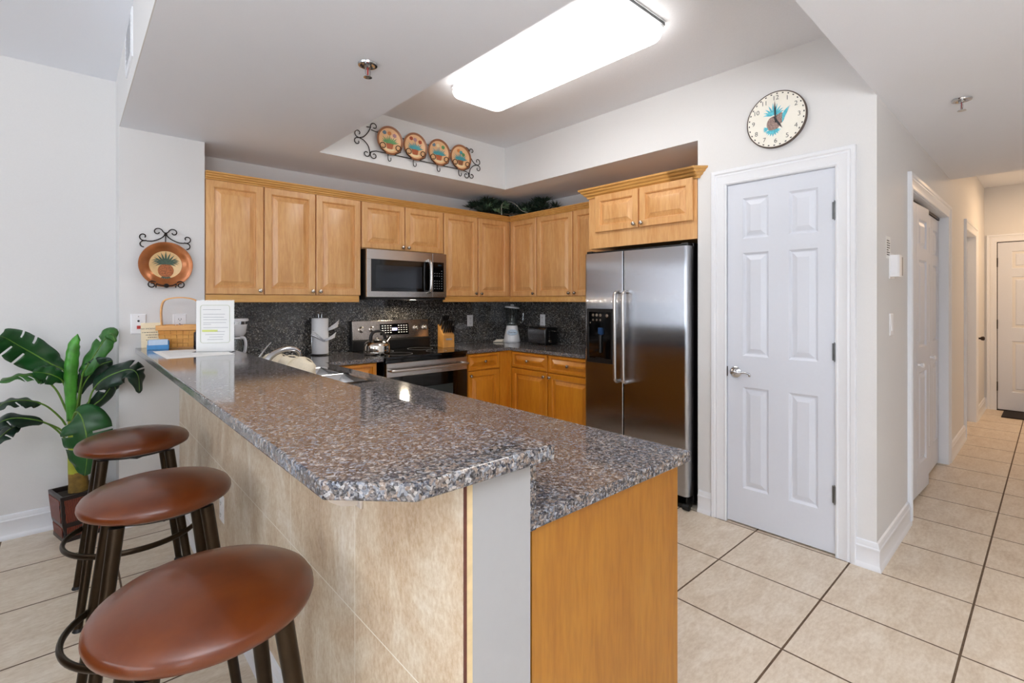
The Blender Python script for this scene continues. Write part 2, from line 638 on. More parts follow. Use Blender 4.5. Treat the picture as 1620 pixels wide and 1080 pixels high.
def smoothpath(pts, n=6):
    """Catmull-Rom through pts"""
    P = [Vector(p) for p in pts]
    P = [P[0] * 2 - P[1]] + P + [P[-1] * 2 - P[-2]]
    out = []
    for i in range(1, len(P) - 2):
        for k in range(n):
            t = k / n
            a, b, c, d = P[i - 1:i + 3]
            out.append(.5 * ((2 * b) + (c - a) * t + (2 * a - 5 * b + 4 * c - d) * t * t + (3 * b - a - 3 * c + d) * t ** 3))
    out.append(P[-2])
    return out


def band(bm, pts, th, half):
    """a flat strap following pts in the xz plane, its width along y"""
    pts = [Vector(p) for p in pts]
    rows = []
    for i, p in enumerate(pts):
        t = (pts[min(i + 1, len(pts) - 1)] - pts[max(i - 1, 0)]).normalized()
        n = Vector((-t.z, 0, t.x))
        rows.append([bm.verts.new(p + n * (th * u) + Vector((0, half * v, 0))) for u, v in ((-1, -1), (1, -1), (1, 1), (-1, 1))])
    for A, B in zip(rows, rows[1:]):
        for k in range(4):
            l = (k + 1) % 4
            bm.faces.new((A[k], A[l], B[l], B[k]))
    bm.faces.new(rows[0])
    bm.faces.new(rows[-1][::-1])


# ------------------------------------------------------------------ room shell
ZS = 2.372      # lowered ceiling
ZT = 2.752      # tray ceiling
ZL = 2.722      # living room ceiling
XW = 2.991      # pantry wall face
YH = .597       # hall wall face
b = mb(); box(b, -5.1, 8.7, -4.1, 4.25, -.1, 0); struct('floor', b, 'floor')
b = mb(); box(b, -5.1, .218, -4.1, 4.1, ZL, ZL + .1); struct('ceiling_living', b, 'ceiling')
b = mb()
box(b, .222, 1.283, -4.1, 4.2, ZS, ZT + .1)
box(b, 1.283, XW, 3.414, 4.2, ZS, ZT + .1)
box(b, 1.283, XW, -4.1, YH, ZS, ZT + .1)
box(b, XW, 5.56, -4.1, YH, ZS, ZT + .1)
box(b, XW + .09, 8.7, YH + .02, 1.535, ZS, ZT + .1)
box(b, XW + .004, 8.7, 1.536, 4.2, ZS, ZT + .1)
struct('ceiling_lowered', b, 'ceiling')
# painted upright faces of the lowered ceiling: both sides of the tray and the bulkhead towards the living room
b = mb(); box(b, XW, XW + .004, 1.536, 3.414, ZS, ZT); box(b, 1.283, XW, 3.41, 3.414, ZS, ZT); struct('wall_tray', b, 'wall')
b = mb(); box(b, .218, .222, -4.0, 4.1, ZS, ZL); struct('wall_bulkhead', b, 'wall')
b = mb(); box(b, 1.2, XW + .05, YH - .05, 3.5, ZT, ZT + .12); struct('ceiling_tray', b, 'texture_ceiling')
b = mb(); box(b, 5.5, 8.7, -1.2, YH + .05, ZT, ZT + .12); struct('ceiling_hall', b, 'ceiling')
b = mb(); box(b, -5.1, .218, 3.966, 4.1, 0, ZL); struct('wall_living', b, 'wall')
b = mb(); box(b, .218, .652, 3.70, 4.2, 0, ZS); struct('wall_stub', b, 'wall')
b = mb(); box(b, .652, 3.78, 4.05, 4.2, 0, ZS); struct('wall_north', b, 'wall')
b = mb(); box(b, 3.66, 3.78, 1.53, 4.05, 0, ZS); struct('wall_appliance', b, 'wall')
b = mb()
box(b, XW, 3.09, 1.352, 1.536, 0, ZT)
box(b, XW, 3.09, YH, .770, 0, ZT - .001)
box(b, XW, 3.09, .770, 1.352, 2.056, ZT)
box(b, 3.09, 3.66, 1.43, 1.536, 0, ZS)
struct('wall_pantry', b, 'wall')
b = mb()
for x0, x1, z0, z1 in ((3.0901, 3.84, 0, ZS), (3.84, 5.35, 2.03, ZS), (5.35, 6.55, 0, ZS), (6.55, 7.45, 2.05, ZS), (7.45, 8.6, 0, ZS)):
    box(b, x0, x1, YH, YH + .10, z0, z1)
box(b, 5.56, 8.6, YH, YH + .02, ZS, ZT)
struct('wall_hall', b, 'wall')
b = mb()
box(b, 8.493, 8.7, -1.1, YH, 0, ZT)
struct('wall_end', b, 'wall')
b = mb()
box(b, 8.6, 8.7, YH, 4.2, 0, ZS)
box(b, 3.78, 8.6, 1.6, 1.7, 0, ZS)
struct('wall_closet', b, 'wall')
b = mb(); box(b, 3.3, 8.6, -1.15, -1.05, 0, ZT); struct('wall_passage', b, 'wall')
b = mb(); box(b, 3.3, 3.4, -4.1, -1.15, 0, ZS); struct('wall_east', b, 'wall')
b = mb()
for y0, y1, z0, z1 in ((-4.1, -2.4, 0, ZL), (2.8, 4.1, 0, ZL), (-2.4, 2.8, 2.2, ZL), (-2.4, 2.8, 0, .62)):
    box(b, -5.1, -5.0, y0, y1, z0, z1)
struct('wall_west', b, 'wall')
b = mb()
for x0, x1, z0, z1 in ((-5.1, -3.7, 0, ZL), (-2.0, .218, 0, ZL), (.218, 3.4, 0, ZS), (-3.7, -2.0, 2.4, ZL), (-3.7, -2.0, 0, .06)):
    box(b, x0, x1, -4.1, -4.0, z0, z1)
struct('wall_south', b, 'wall')
# the glazed doors' frames
b = mb()
for y in (-2.4, -1.1, .2, 1.5, 2.74):
    box(b, -5.06, -5.0, y, y + .06, .62, 2.2)
box(b, -5.06, -5.0, -2.4, 2.8, 2.14, 2.2)
struct('window_1', b, 'trim')
b = mb()
for x in (-3.7, -2.88, -2.06):
    box(b, x, x + .06, -4.06, -4.0, .06, 2.4)
box(b, -3.7, -2.0, -4.06, -4.0, 2.34, 2.4)
struct('window_2', b, 'trim')

# baseboards (profile: height 0.135)
BB = [(0, 0), (.022, 0), (.022, .012), (.016, .024), (.014, .028), (.014, .096), (.016, .10), (.016, .106), (.012, .112), (.012, .118), (.008, .134), (0, .138)]


def baseboard(name, path):
    b = mb()
    sweep(b, path, BB)
    return struct(name, b, 'trim', smooth=30)


baseboard('baseboard_living', [(-5.0, 3.966), (.218, 3.966), (.218, 3.70), (.515, 3.70)])
baseboard('baseboard_pantry', [(XW, 1.530), (XW, 1.442)])
baseboard('baseboard_corner', [(XW, .684), (XW, YH), (3.745, YH)])
baseboard('baseboard_hall', [(5.45, YH), (6.46, YH)])
baseboard('baseboard_end', [(7.54, YH), (8.493, YH), (8.493, .575)])
baseboard('baseboard_peninsula', [(.515, 3.68), (.515, .70)])


# ------------------------------------------------------------------ doors
CAS = [(0, 0), (0, .010), (.006, .014), (.010, .014), (.014, .011), (.050, .014), (.056, .017), (.062, .014), (.066, .014), (.072, .020), (.088, .022), (.092, .018), (.092, 0)]


def casing(bm, x0, x1, z1, prof=CAS):
    rows = []
    for u, d in prof:
        rows.append([bm.verts.new(v) for v in ((x0 - u, -d, 0), (x0 - u, -d, z1 + u), (x1 + u, -d, z1 + u), (x1 + u, -d, 0))])
    for A, B in zip(rows, rows[1:] + rows[:1]):
        for k in range(3):
            bm.faces.new((A[k], A[k + 1], B[k + 1], B[k]))
    for k in (0, 3):
        bm.faces.new([r[k] for r in rows])


def slab(bm, w, h, t, cols, rows, dep=.010):
    """six-panel style slab; front face at y=0 towards -y, cols/rows = panel spans"""
    xs = sorted({0, w, *[c for p in cols for c in p]})
    zs = sorted({0, h, *[c for p in rows for c in p]})
    vs = {}
    def V(x, z):
        if (x, z) not in vs:
            vs[x, z] = bm.verts.new((x, 0, z))
        return vs[x, z]
    for i in range(len(xs) - 1):
        for j in range(len(zs) - 1):
            a, c, d, e = xs[i], xs[i + 1], zs[j], zs[j + 1]
            q = [V(a, d), V(c, d), V(c, e), V(a, e)]
            if (a, c) in cols and (d, e) in rows:
                prev = q
                for s, y in ((.012, dep), (.018, dep), (.042, .002), (.044, .0015)):
                    cur = [bm.verts.new(v) for v in ((a + s, y, d + s), (c - s, y, d + s), (c - s, y, e - s), (a + s, y, e - s))]
                    for k in range(4):
                        l = (k + 1) % 4
                        bm.faces.new((prev[k], prev[l], cur[l], cur[k]))
                    prev = cur
                bm.faces.new(prev)
            else:
                bm.faces.new(q)
    # sides and back
    edge = [V(x, 0) for x in xs] + [V(w, z) for z in zs[1:]] + [V(x, h) for x in xs[-2::-1]] + [V(0, z) for z in zs[-2:0:-1]]
    back = [bm.verts.new((v.co.x, t, v.co.z)) for v in edge]
    n = len(edge)
    for k in range(n):
        l = (k + 1) % n
        bm.faces.new((edge[k], edge[l], back[l], back[k]))
    bm.faces.new(back)


def hinge(parent, x, z, m='hinge', h=.09):
    b = mb()
    cyl(b, (x, -.008, z), (x, -.008, z + h), .0065, n=12)
    cyl(b, (x, -.008, z - .006), (x, -.008, z), .0045, n=12)
    cyl(b, (x, -.008, z + h), (x, -.008, z + h + .006), .0045, n=12)
    box(b, x - .014, x + .014, -.004, .004, z, z + h)
    return obj('hinge', b, m, parent, smooth=True)


# door_1: the six-panel pantry door (local x runs to the picture's right)
d1 = sroot('door_1', (XW, 1.352, 0), -90)
b = mb(); casing(b, 0.004, .578, 2.052); obj('casing', b, 'trim', d1, smooth=25)
b = mb()
box(b, -.001, .004, .0, .10, 0, 2.056); box(b, .578, .583, .0, .10, 0, 2.056); box(b, .0, .582, .0, .10, 2.050, 2.056)
box(b, .004, .010, .045, .06, .01, 2.05); box(b, .572, .578, .045, .06, .01, 2.05)
box(b, .004, .578, .0535, .0595, 0.012, 2.05)
obj('jamb', b, 'trim', d1)
b = mb(); slab(b, .568, 2.038, .035, [(.09, .236), (.342, .488)], [(.215, .82), (1.005, 1.62), (1.705, 1.947)])
s1 = obj('slab', b, 'door_paint', d1, loc=(.007, .004, .010))
for z in (.28, 1.03, 1.775):
    hinge(d1, .577, z)
b = mb()
lathe(b, [(0, 0), (.034, 0), (.034, .004), (.030, .008), (.016, .012), (.013, .014), (.013, .03), (0, .03)], (.055, .004, .914), 32, '-y')
rose = obj('lever_rose', b, 'chrome', d1, smooth=True)
b = mb()
pts = smoothpath([(.052, -.034, .912), (.068, -.040, .918), (.085, -.042, .914), (.105, -.041, .917), (.128, -.040, .920), (.145, -.038, .916), (.154, -.036, .908), (.150, -.034, .901)], 5)
tube(b, pts, .006, 12, rr=[.012 - .006 * min(1, i / 14) for i in range(len(pts))])
cyl(b, (.055, -.02, .914), (.055, -.042, .914), .011, n=20)
obj('lever', b, 'chrome', rose, smooth=True)
b = mb(); box(b, .0035, .0075, -.001, .004, .885, .945); obj('strike', b, 'dark_hinge', d1)

# door_2: doorway farther down the hall
d2 = sroot('door_2', (6.55, YH, 0), 0)
b = mb(); casing(b, .004, .896, 2.05); obj('casing', b, 'trim', d2, smooth=25)
b = mb()
box(b, -.001, .004, 0, .10, 0, 2.055); box(b, .896, .901, 0, .10, 0, 2.055); box(b, 0, .90, 0, .10, 2.048, 2.055)
obj('jamb', b, 'trim', d2)
b = mb(); slab(b, .886, 2.03, .035, [(.12, .39), (.50, .77)], [(.2, .82), (1.0, 1.6), (1.7, 1.92)])
obj('slab', b, 'door_paint', d2, loc=(.007, .062, .010))
b = mb(); lathe(b, [(0, 0), (.012, 0), (.010, .02), (.022, .035), (.024, .05), (.016, .06), (0, .062)], (1.16, 0, .915), 20, '-y')
o = obj('wall_peg', b, 'dark_hinge', smooth=True, loc=(6.55, YH, 0))
tag(o, 'small dark metal peg on the hall wall beyond the far doorway', 'peg')

# door_3: entrance door on the hall's end wall
d3 = sroot('door_3', (8.493, .484, 0), -90)
b = mb(); casing(b, .0, .93, 2.066); obj('casing', b, 'trim', d3, smooth=25)
b = mb(); slab(b, .914, 2.04, .03, [(.12, .39), (.52, .79)], [(.22, .84), (1.0, 1.62), (1.72, 1.93)], .012)
s3 = obj('slab', b, 'door_paint', d3, loc=(.008, -.006, .016))
b = mb(); box(b, .0, .008, -.003, .0, .006, 2.066); box(b, .922, .93, -.003, .0, .006, 2.066); box(b, .008, .922, -.003, 0, 2.056, 2.066); obj('seal', b, 'dark_hinge', d3)
b = mb(); box(b, .0, .93, -.02, .0, .0, .014); obj('threshold', b, 'dark_hinge', d3)
for z in (.24, 1.0, 1.76):
    hinge(d3, .004, z, 'dark_hinge', .11)

# door_4: bifold closet doors (casing + two pairs of leaves)
d4 = sroot('door_4', (3.84, YH, 0), 0)
b = mb(); casing(b, .0, 1.51, 2.03); obj('casing', b, 'trim', d4, smooth=25)
b = mb()
box(b, -.001, .003, 0, .10, 0, 2.03); box(b, 1.507, 1.511, 0, .10, 0, 2.03); box(b, 0, 1.51, 0, .10, 2.026, 2.031)
obj('jamb', b, 'trim', d4)
b = mb(); box(b, .01, 1.50, .045, .075, 2.006, 2.026); obj('track', b, 'dark_hinge', d4)


def bifold(pts, knob_at):
    """pts: three plan points of the two leaves (pivot, fold, lead)"""
    for k in range(2):
        p, q = Vector(pts[k]), Vector(pts[k + 1])
        w = (q - p).length - .004
        b = mb()
        slab(b, w, 1.975, .028, [(.075, w - .075)], [(.2, .83), (1.0, 1.60), (1.68, 1.88)])
        lf = obj('bifold_leaf', b, 'door_paint', d4, loc=(p.x, p.y, .025), rot=(0, 0, math.atan2(q.y - p.y, q.x - p.x)))
        if k == knob_at:
            b = mb()
            lathe(b, [(0, 0), (.009, 0), (.007, .012), (.016, .024), (.017, .03), (.010, .036), (0, .037)], (.05 if knob_at else w - .05, 0, .885), 20, '-y')
            obj('knob', b, 'white_plastic', lf, smooth=True)


bifold([(.01, .045), (.39, .030), (.77, .015)], 1)
bifold([(.775, .05), (1.135, .05), (1.50, .05)], 0)

# ------------------------------------------------------------------ peninsula half wall, bar, worktops
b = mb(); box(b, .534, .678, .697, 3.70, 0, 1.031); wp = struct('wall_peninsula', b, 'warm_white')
b = mb(); box(b, .5155, .5200, .699, 3.698, 0, 1.0305); obj('tile_cladding', b, 'wall_tile', wp)
b = mb(); box(b, .5155, .5200, .6945, .699, 0, 1.0305); obj('tile_edge', b, 'clay', wp)
b = mb(); box(b, .5200, .534, .6965, 3.70, 0, 1.0305); obj('mortar_bed', b, 'mortar', wp)

b = mb(); prism(b, [(.293, 3.697), (.293, .768), (.399, .661), (.712, .661), (.712, 3.697)], 1.032, 1.062)
tag(obj('bar_countertop', b, 'granite', bevel=.005, seg=3), 'raised granite bar top with clipped corner on the tiled half wall', 'countertop')
t = thing('corbel', 'rounded almond corbel bracket under the bar top near its clipped corner', 'bracket', (.5148, 1.125, .858))
b = mb(); prism(b, [(-.006, .172), (-.118, .172), (-.118, .135), (-.112, .092), (-.097, .055), (-.072, .026), (-.046, .010), (-.022, .004), (-.006, .003)], -.017, .020, 'y'); obj('bracket', b, 'corbel_paint', t, bevel=.002)
b = mb(); box(b, -.006, 0, -.030, .033, -.004, .172); obj('back_plate', b, 'corbel_paint', t, bevel=.0015)

cut = mb(); box(cut, .845, 1.215, 2.47, 3.185, .8, 1.0)
mec = bpy.data.meshes.new('cut'); cut.to_mesh(mec); cut.free()
oc = bpy.data.objects.new('cut', mec); COL.objects.link(oc)
b = mb(); prism(b, [(.7, .702), (1.325, .702), (1.325, 3.40), (1.766, 3.40), (1.766, 4.028), (.654, 4.028), (.654, 3.702), (.7, 3.702)], .884, .914)
lc = obj('kitchen_countertop', b, 'granite')
mod = lc.modifiers.new('sink', 'BOOLEAN'); mod.object = oc; mod.operation = 'DIFFERENCE'; mod.solver = 'EXACT'
dg = bpy.context.evaluated_depsgraph_get()
me2 = bpy.data.meshes.new_from_object(lc.evaluated_get(dg))
lc.modifiers.clear(); lc.data = me2
bpy.data.objects.remove(oc)
bv = lc.modifiers.new('bevel', 'BEVEL'); bv.width = .003; bv.segments = 2; bv.limit_method = 'ANGLE'; bv.angle_limit = R(40)
tag(lc, 'lower granite worktop of the peninsula holding the sink', 'countertop')
b = mb(); prism(b, [(2.534, 3.40), (3.03, 3.40), (3.03, 2.425), (3.64, 2.425), (3.64, 4.028), (2.534, 4.028)], .884, .914)
tag(obj('kitchen_countertop', b, 'granite', bevel=.003), 'granite worktop turning the corner between range and refrigerator', 'countertop')
b = mb(); box(b, .680, .699, .702, 3.69, .884, 1.030)
tag(obj('backsplash', b, 'granite'), 'narrow granite upstand between lower worktop and bar top', 'backsplash')
b = mb()
box(b, .656, 3.656, 4.03, 4.048, .9145, 1.384); box(b, 1.767, 2.533, 4.031, 4.048, .6, .9145)
tag(obj('backsplash', b, 'granite_splash'), 'tall speckled granite backsplash behind the range and knife block', 'backsplash')
b = mb(); box(b, 3.642, 3.657, 2.425, 4.03, .9145, 1.384)
tag(obj('backsplash', b, 'granite_splash'), 'granite backsplash behind the toaster on the refrigerator wall', 'backsplash')


# ------------------------------------------------------------------ cabinets
def panel_front(bm, x0, x1, z0, z1, t=.02, fr=.052, e=.003):
    """raised-panel door or drawer front, back at y=0, face at y=-t"""
    def rc(i, y):
        return (x0 + i, x1 - i, z0 + i, z1 - i, y)
    r = [rc(0, 0), rc(0, -t + e), rc(e, -t), rc(fr - .009, -t), rc(fr - .006, -t + .003), rc(fr - .004, -t + .002), rc(fr, -t + .013), rc(fr + .004, -t + .014),
         rc(fr + .034, -t + .003), rc(fr + .0345, -t + .0005), rc(fr + .036, -t)]
    rows = ringpanel(bm, r)
    bm.faces.new(rows[0][::-1])


def knob(parent, x, z, y=-.02, m='nickel'):
    b = mb()
    lathe(b, [(0, 0), (.007, 0), (.005, .004), (.005, .012), (.013, .018), (.015, .023), (.012, .029), (.004, .032), (0, .032)], (x, y, z), 20, '-y')
    return obj('knob', b, m, parent, smooth=True)


def cab(label, origin, rz, w, depth, z0, z1, fronts, m='maple', base=False, name='wall_cabinet', cat='cabinet', rail=True):
    """origin: left front bottom corner in plan (x,y); fronts: (kind, x0,x1,z0,z1, knobx, knobz)"""
    t = thing(name, label, cat, (origin[0], origin[1], 0), rz)
    b = mb()
    if base:
        box(b, 0, w, 0, depth, .1, z1)
        box(b, 0.001, w - .001, .06, depth, 0, .1)
    else:
        box(b, 0, w, 0, depth, z0, z1)
    obj('carcass', b, m, t)
    for kind, a, c, d, e, kx, kz in fronts:
        b = mb()
        if kind == 'drawer':
            panel_front(b, a, c, d, e, fr=.028)
        else:
            panel_front(b, a, c, d, e)
        f = obj(kind, b, m, t, smooth=20)
        if kx is not None:
            knob(f, kx, kz)
    return t


YF = 3.72   # carcass front of the back wall's upper cabinets
ZD0, ZD1 = 1.388, 2.138
cab('honey maple wall cabinet with one door, leftmost beside the plate wall', (.656, YF), 0, .353, .328, 1.385, 2.14,
    [('door', .003, .350, ZD0, ZD1, .325, 1.415)])
cab('two-door honey maple wall cabinet left of the microwave', (1.010, YF), 0, .713, .328, 1.385, 2.14,
    [('door', .004, .354, ZD0, ZD1, .330, 1.415), ('door', .362, .709, ZD0, ZD1, .386, 1.415)])
cab('short two-door honey maple cabinet above the microwave', (1.729, YF), 0, .779, .328, 1.762, 2.14,
    [('door', .003, .385, 1.768, ZD1, .362, 1.795), ('door', .393, .776, 1.768, ZD1, .416, 1.795)])
cab('two-door honey maple wall cabinet between microwave and corner', (2.511, YF), 0, .817, .328, 1.385, 2.14,
    [('door', .005, .384, ZD0, ZD1, .358, 1.415), ('door', .400, .777, ZD0, ZD1, .424, 1.415)])
XF = 3.33
cab('narrow one-door maple wall cabinet right of the corner', (XF, 3.718), -90, .398, .328, 1.385, 2.14,
    [('door', .03, .390, ZD0, ZD1, .365, 1.415)])
cab('maple wall cabinet partly hidden behind the refrigerator cabinet', (XF, 3.318), -90, .895, .328, 1.385, 2.14,
    [('door', .004, .444, ZD0, ZD1, .418, 1.415), ('door', .460, .890, ZD0, ZD1, .486, 1.415)])
# crown along both runs
CR = [(0, 2.138), (.010, 2.138), (.013, 2.146), (.022, 2.150), (.024, 2.158), (.034, 2.164), (.036, 2.172), (.046, 2.178), (.048, 2.186), (0, 2.186)]
b = mb(); sweep(b, [(.656, YF - .002), (XF - .002, YF - .002), (XF - .002, 2.425)], [(d, z + .003) for d, z in CR])
tag(obj('crown_moulding', b, 'maple_h', smooth=25), 'stepped maple crown moulding along the corner run of wall cabinets', 'moulding')
RL = [(0, 1.333), (.016, 1.333), (.018, 1.338), (.018, 1.3845), (0, 1.3845)]
b = mb(); sweep(b, [(.656, YF), (1.708, YF)], RL)
tag(obj('light_rail', b, 'maple_h', bevel=.002), 'straight maple light rail under cabinets left of the microwave', 'moulding')
b = mb(); sweep(b, [(2.512, YF), (XF, YF), (XF, 2.425)], RL)
tag(obj('light_rail', b, 'maple_h', bevel=.002), 'maple light rail bending round the corner above blender and toaster', 'moulding')

# cabinet over the refrigerator
t = cab('golden maple two-door cabinet with crown above the refrigerator', (2.985, 2.417), -90, .879, .674, 1.743, 2.165,
        [('door', .071, .449, 1.862, 2.138, .425, 1.888), ('door', .461, .857, 1.862, 2.138, .487, 1.888)], m='maple')
b = mb()
CF = [(0, 2.128), (.010, 2.128), (.013, 2.140), (.028, 2.150), (.032, 2.160), (.044, 2.168), (.048, 2.178), (.060, 2.186), (.062, 2.198), (0, 2.198)]
sweep(b, [(0, .345), (0, -.001), (.879, -.001), (.879, -.0005)][0:3], CF)
prev = b
obj('crown', b, 'maple_h', t, smooth=25)
b = mb(); sweep(b, [(.70, -.001), (.888, -.001), (.888, .003)][0:2], CF)
obj('crown', b, 'maple_h', t, smooth=25)
b = mb()
# mitred return of the crown where it laps the wall on the right
pf = [(-d, z) for d, z in CF]
A = [b.verts.new((.888, -.001 - d, z)) for d, z in CF]
B = [b.verts.new((.888 + d, .0055, z)) for d, z in CF]
for k in range(len(CF)):
    l = (k + 1) % len(CF)
    if A[k].co != A[l].co:
        b.faces.new((A[k], A[l], B[l], B[k]))
b.faces.new(A); b.faces.new(B[::-1])
obj('crown_return', b, 'maple_h', t)

# base cabinets
ZB = .884
cab('golden maple base cabinet with drawer, right of the range', (2.538, 3.43), 0, .40, .58, 0, ZB,
    [('drawer', .03, .387, .735, .876, .21, .805), ('door', .03, .387, .12, .725, .05, .690)], m='maple_gold', base=True, name='base_cabinet')
b = mb(); box(b, 2.94, 3.035, 3.425, 3.52, .1, ZB); box(b, 3.03, 3.05, 3.38, 3.45, .1, ZB)
tag(obj('corner_filler', b, 'maple_gold'), 'plain maple filler post in the inside corner of the base cabinets', 'filler panel')
cab('golden maple base cabinet with drawer, under the toaster near the corner', (3.06, 3.39), -90, .477, .58, 0, ZB,
    [('drawer', .018, .465, .735, .876, .235, .805), ('door', .018, .465, .12, .725, .440, .690)], m='maple_gold', base=True, name='base_cabinet')
cab('golden maple base cabinet with drawer, beside the refrigerator', (3.06, 2.911), -90, .484, .58, 0, ZB,
    [('drawer', .006, .47, .735, .876, .235, .805), ('door', .006, .47, .12, .725, .03, .690)], m='maple_gold', base=True, name='base_cabinet')
cab('golden maple base cabinet front seen between sink and range', (1.33, 3.43), 0, .39, .58, 0, ZB,
    [('drawer', .01, .375, .735, .876, .19, .805), ('door', .01, .375, .12, .725, .05, .690)], m='maple_gold', base=True, name='base_cabinet')
# peninsula cabinets (fronts face the range)
t = thing('peninsula_cabinet', 'long maple peninsula cabinet with plain golden end panel', 'cabinet', (1.272, .72, 0), 90)
b = mb(); box(b, 0, 1.66, 0, .573, .1, ZB); box(b, 0, 1.66, .06, .573, 0, .1); box(b, 1.66, 2.55, 0, .573, .1, .66); box(b, 2.55, 2.69, 0, .573, .1, ZB); box(b, 1.66, 2.55, 0, .02, .66, ZB)
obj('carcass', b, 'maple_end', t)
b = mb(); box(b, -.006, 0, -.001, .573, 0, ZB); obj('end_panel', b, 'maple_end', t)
for k in range(6):
    a = .004 + k * .443
    b = mb(); panel_front(b, a, a + .437, .735, .876, fr=.03); f = obj('drawer', b, 'maple_end', t, smooth=20); knob(f, a + .218, .805)
    b = mb(); panel_front(b, a, a + .437, .12, .725); f = obj('door', b, 'maple_end', t, smooth=20); knob(f, a + (.40 if k % 2 == 0 else .037), .69)

# ------------------------------------------------------------------ refrigerator (local x to picture right, front at y=0)
t = thing('refrigerator', 'side-by-side stainless refrigerator with black dispenser beside the pantry door', 'refrigerator', (2.92, 2.417, 0), -90)
b = mb(); box(b, .004, .846, .085, .70, .03, 1.72); box(b, .02, .83, .03, .10, .0, .085)
obj('body', b, 'black_plastic', t, bevel=.004)
for nm, x0, x1 in (('freezer_door', .003, .356), ('fridge_door', .364, .85)):
    b = mb()
    r = .028
    poly = [(x0, .075), (x0, .03)]
    n = 7
    poly = [(x0, .078)]
    if nm == 'freezer_door':
        poly += [(x0 + r - r * math.cos(PI / 2 * k / n), r - r * math.sin(PI / 2 * k / n)) for k in range(n + 1)] + [(x1 - .004, 0), (x1, .004)]
    else:
        poly += [(x0, .004), (x0 + .004, 0)] + [(x1 - r + r * math.sin(PI / 2 * k / n), r - r * math.cos(PI / 2 * k / n)) for k in range(n + 1)]
    poly += [(x1, .078)]
    prism(b, poly, .09, 1.698)
    dr = obj(nm, b, 'steel_h', t, smooth=25)
    hx = .327 if nm == 'freezer_door' else .397
    b = mb()
    tube(b, smoothpath([(hx, 0, 1.405), (hx, -.028, 1.408), (hx, -.048, 1.395), (hx, -.055, 1.36), (hx, -.055, 1.1), (hx, -.055, .82), (hx, -.048, .785), (hx, -.028, .772), (hx, 0, .775)], 5), .0125, 12)
    obj('handle', b, 'steel', dr, smooth=True)
    b = mb(); box(b, x0 + .01 if nm == 'freezer_door' else x1 - .06, x0 + .06 if nm == 'freezer_door' else x1 - .01, .02, .12, 1.6985, 1.718)
    obj('hinge_cover', b, 'black_plastic', dr, bevel=.004)
    if nm == 'freezer_door':
        dp = obj('dispenser', (lambda q: (box(q, .036, .054, -.006, .0, .884, 1.286), box(q, .256, .274, -.006, 0, .884, 1.286), box(q, .054, .256, -.006, 0, 1.262, 1.286), box(q, .054, .256, -.006, 0, .884, .918), q)[-1])(mb()), 'black_plastic', dr, bevel=.002)
        b = mb(); box(b, .054, .256, -.0045, -.0005, 1.15, 1.262); obj('control_panel', b, 'black_gloss', dr)
        b = mb(); box(b, .054, .256, -.0012, -.0002, .918, 1.15); obj('recess', b, 'black_gloss', dr)
        b = mb()
        for k in range(3):
            for j in range(2):
                cx = .095 + k * .034; cz = 1.238 - j * .036
                cyl(b, (cx, -.0045, cz), (cx, -.0062, cz), .011 if j == 0 else .008, n=16)
        obj('button', b, 'nickel', dr, smooth=True)
        b = mb(); lathe(b, [(0, 0), (.012, 0), (.012, .006), (0, .007)], (.225, -.004, 1.235), 16, '-y'); obj('dial', b, 'steel', dr, smooth=True)
        b = mb(); lathe(b, [(0, 0), (.006, 0), (.006, .004), (0, .005)], (.07, -.004, 1.18), 16, '-y'); obj('indicator', b, 'steel', dr, smooth=True)
        b = mb(); prism(b, [(.148, 1.145), (.185, 1.145), (.19, 1.10), (.178, 1.092), (.150, 1.10)], -.016, -.001, 'y'); obj('nozzle', b, 'dark_blue', dr)
        b = mb(); cyl(b, (.165, -.008, 1.09), (.165, -.008, .96), .012, .010, 12); obj('paddle', b, 'black_plastic', dr, smooth=True)
        b = mb(); box(b, .12, .20, -.012, -.001, .920, .924); obj('drip_tray', b, 'black_plastic', dr)
b = mb(); cyl(b, (.81, .02, .02), (.85, .02, .02), .02, n=16); cyl(b, (.01, .02, .02), (.05, .02, .02), .02, n=16); box(b, .04, .82, .03, .04, .03, .085)
obj('kick_grille', b, 'black_rubber', t, smooth=True)

# ------------------------------------------------------------------ microwave
t = thing('microwave', 'over-the-range stainless microwave with black window', 'microwave', (1.739, 3.63, 1.362), 0)
b = mb(); box(b, .0, .752, .022, .396, .0, .394); obj('body', b, 'black_plastic', t)
b = mb()
box(b, .0, .605, 0, .022, .315, .394); box(b, .0, .605, 0, .022, .012, .058); box(b, .0, .036, 0, .022, .058, .315); box(b, .592, .605, 0, .022, .058, .315)
dr = obj('door', b, 'steel', t, bevel=.002)
b = mb(); box(b, .036, .592, .003, .020, .058, .315); obj('window', b, 'black_gloss', dr)
b = mb(); ringpanel(b, [(.075, .50, .085, .27, .0029), (.075, .50, .085, .27, .0024), (.078, .497, .088, .267, .0020)]); obj('screen', b, plain('smoky_window_mesh', (34, 38, 44), .1), dr)
b = mb(); tube(b, smoothpath([(.562, .0, .055), (.562, -.03, .065), (.562, -.042, .10), (.562, -.046, .19), (.562, -.042, .28), (.562, -.03, .315), (.562, 0, .325)], 5), .011, 12, flat=1.5); obj('handle', b, 'steel', dr, smooth=True)
b = mb(); prism(b, [(.325, .333), (.338, .356), (.352, .333), (.345, .333), (.338, .346), (.333, .333)], -.001, .0005, 'y'); obj('emblem', b, 'nickel', dr)
b = mb(); box(b, .608, .752, 0, .022, .012, .394); cp = obj('control_side', b, 'steel', t, bevel=.002)
b = mb(); box(b, .610, .722, -.0015, .004, .06, .318); obj('keypad', b, 'black_gloss', cp)
b = mb()
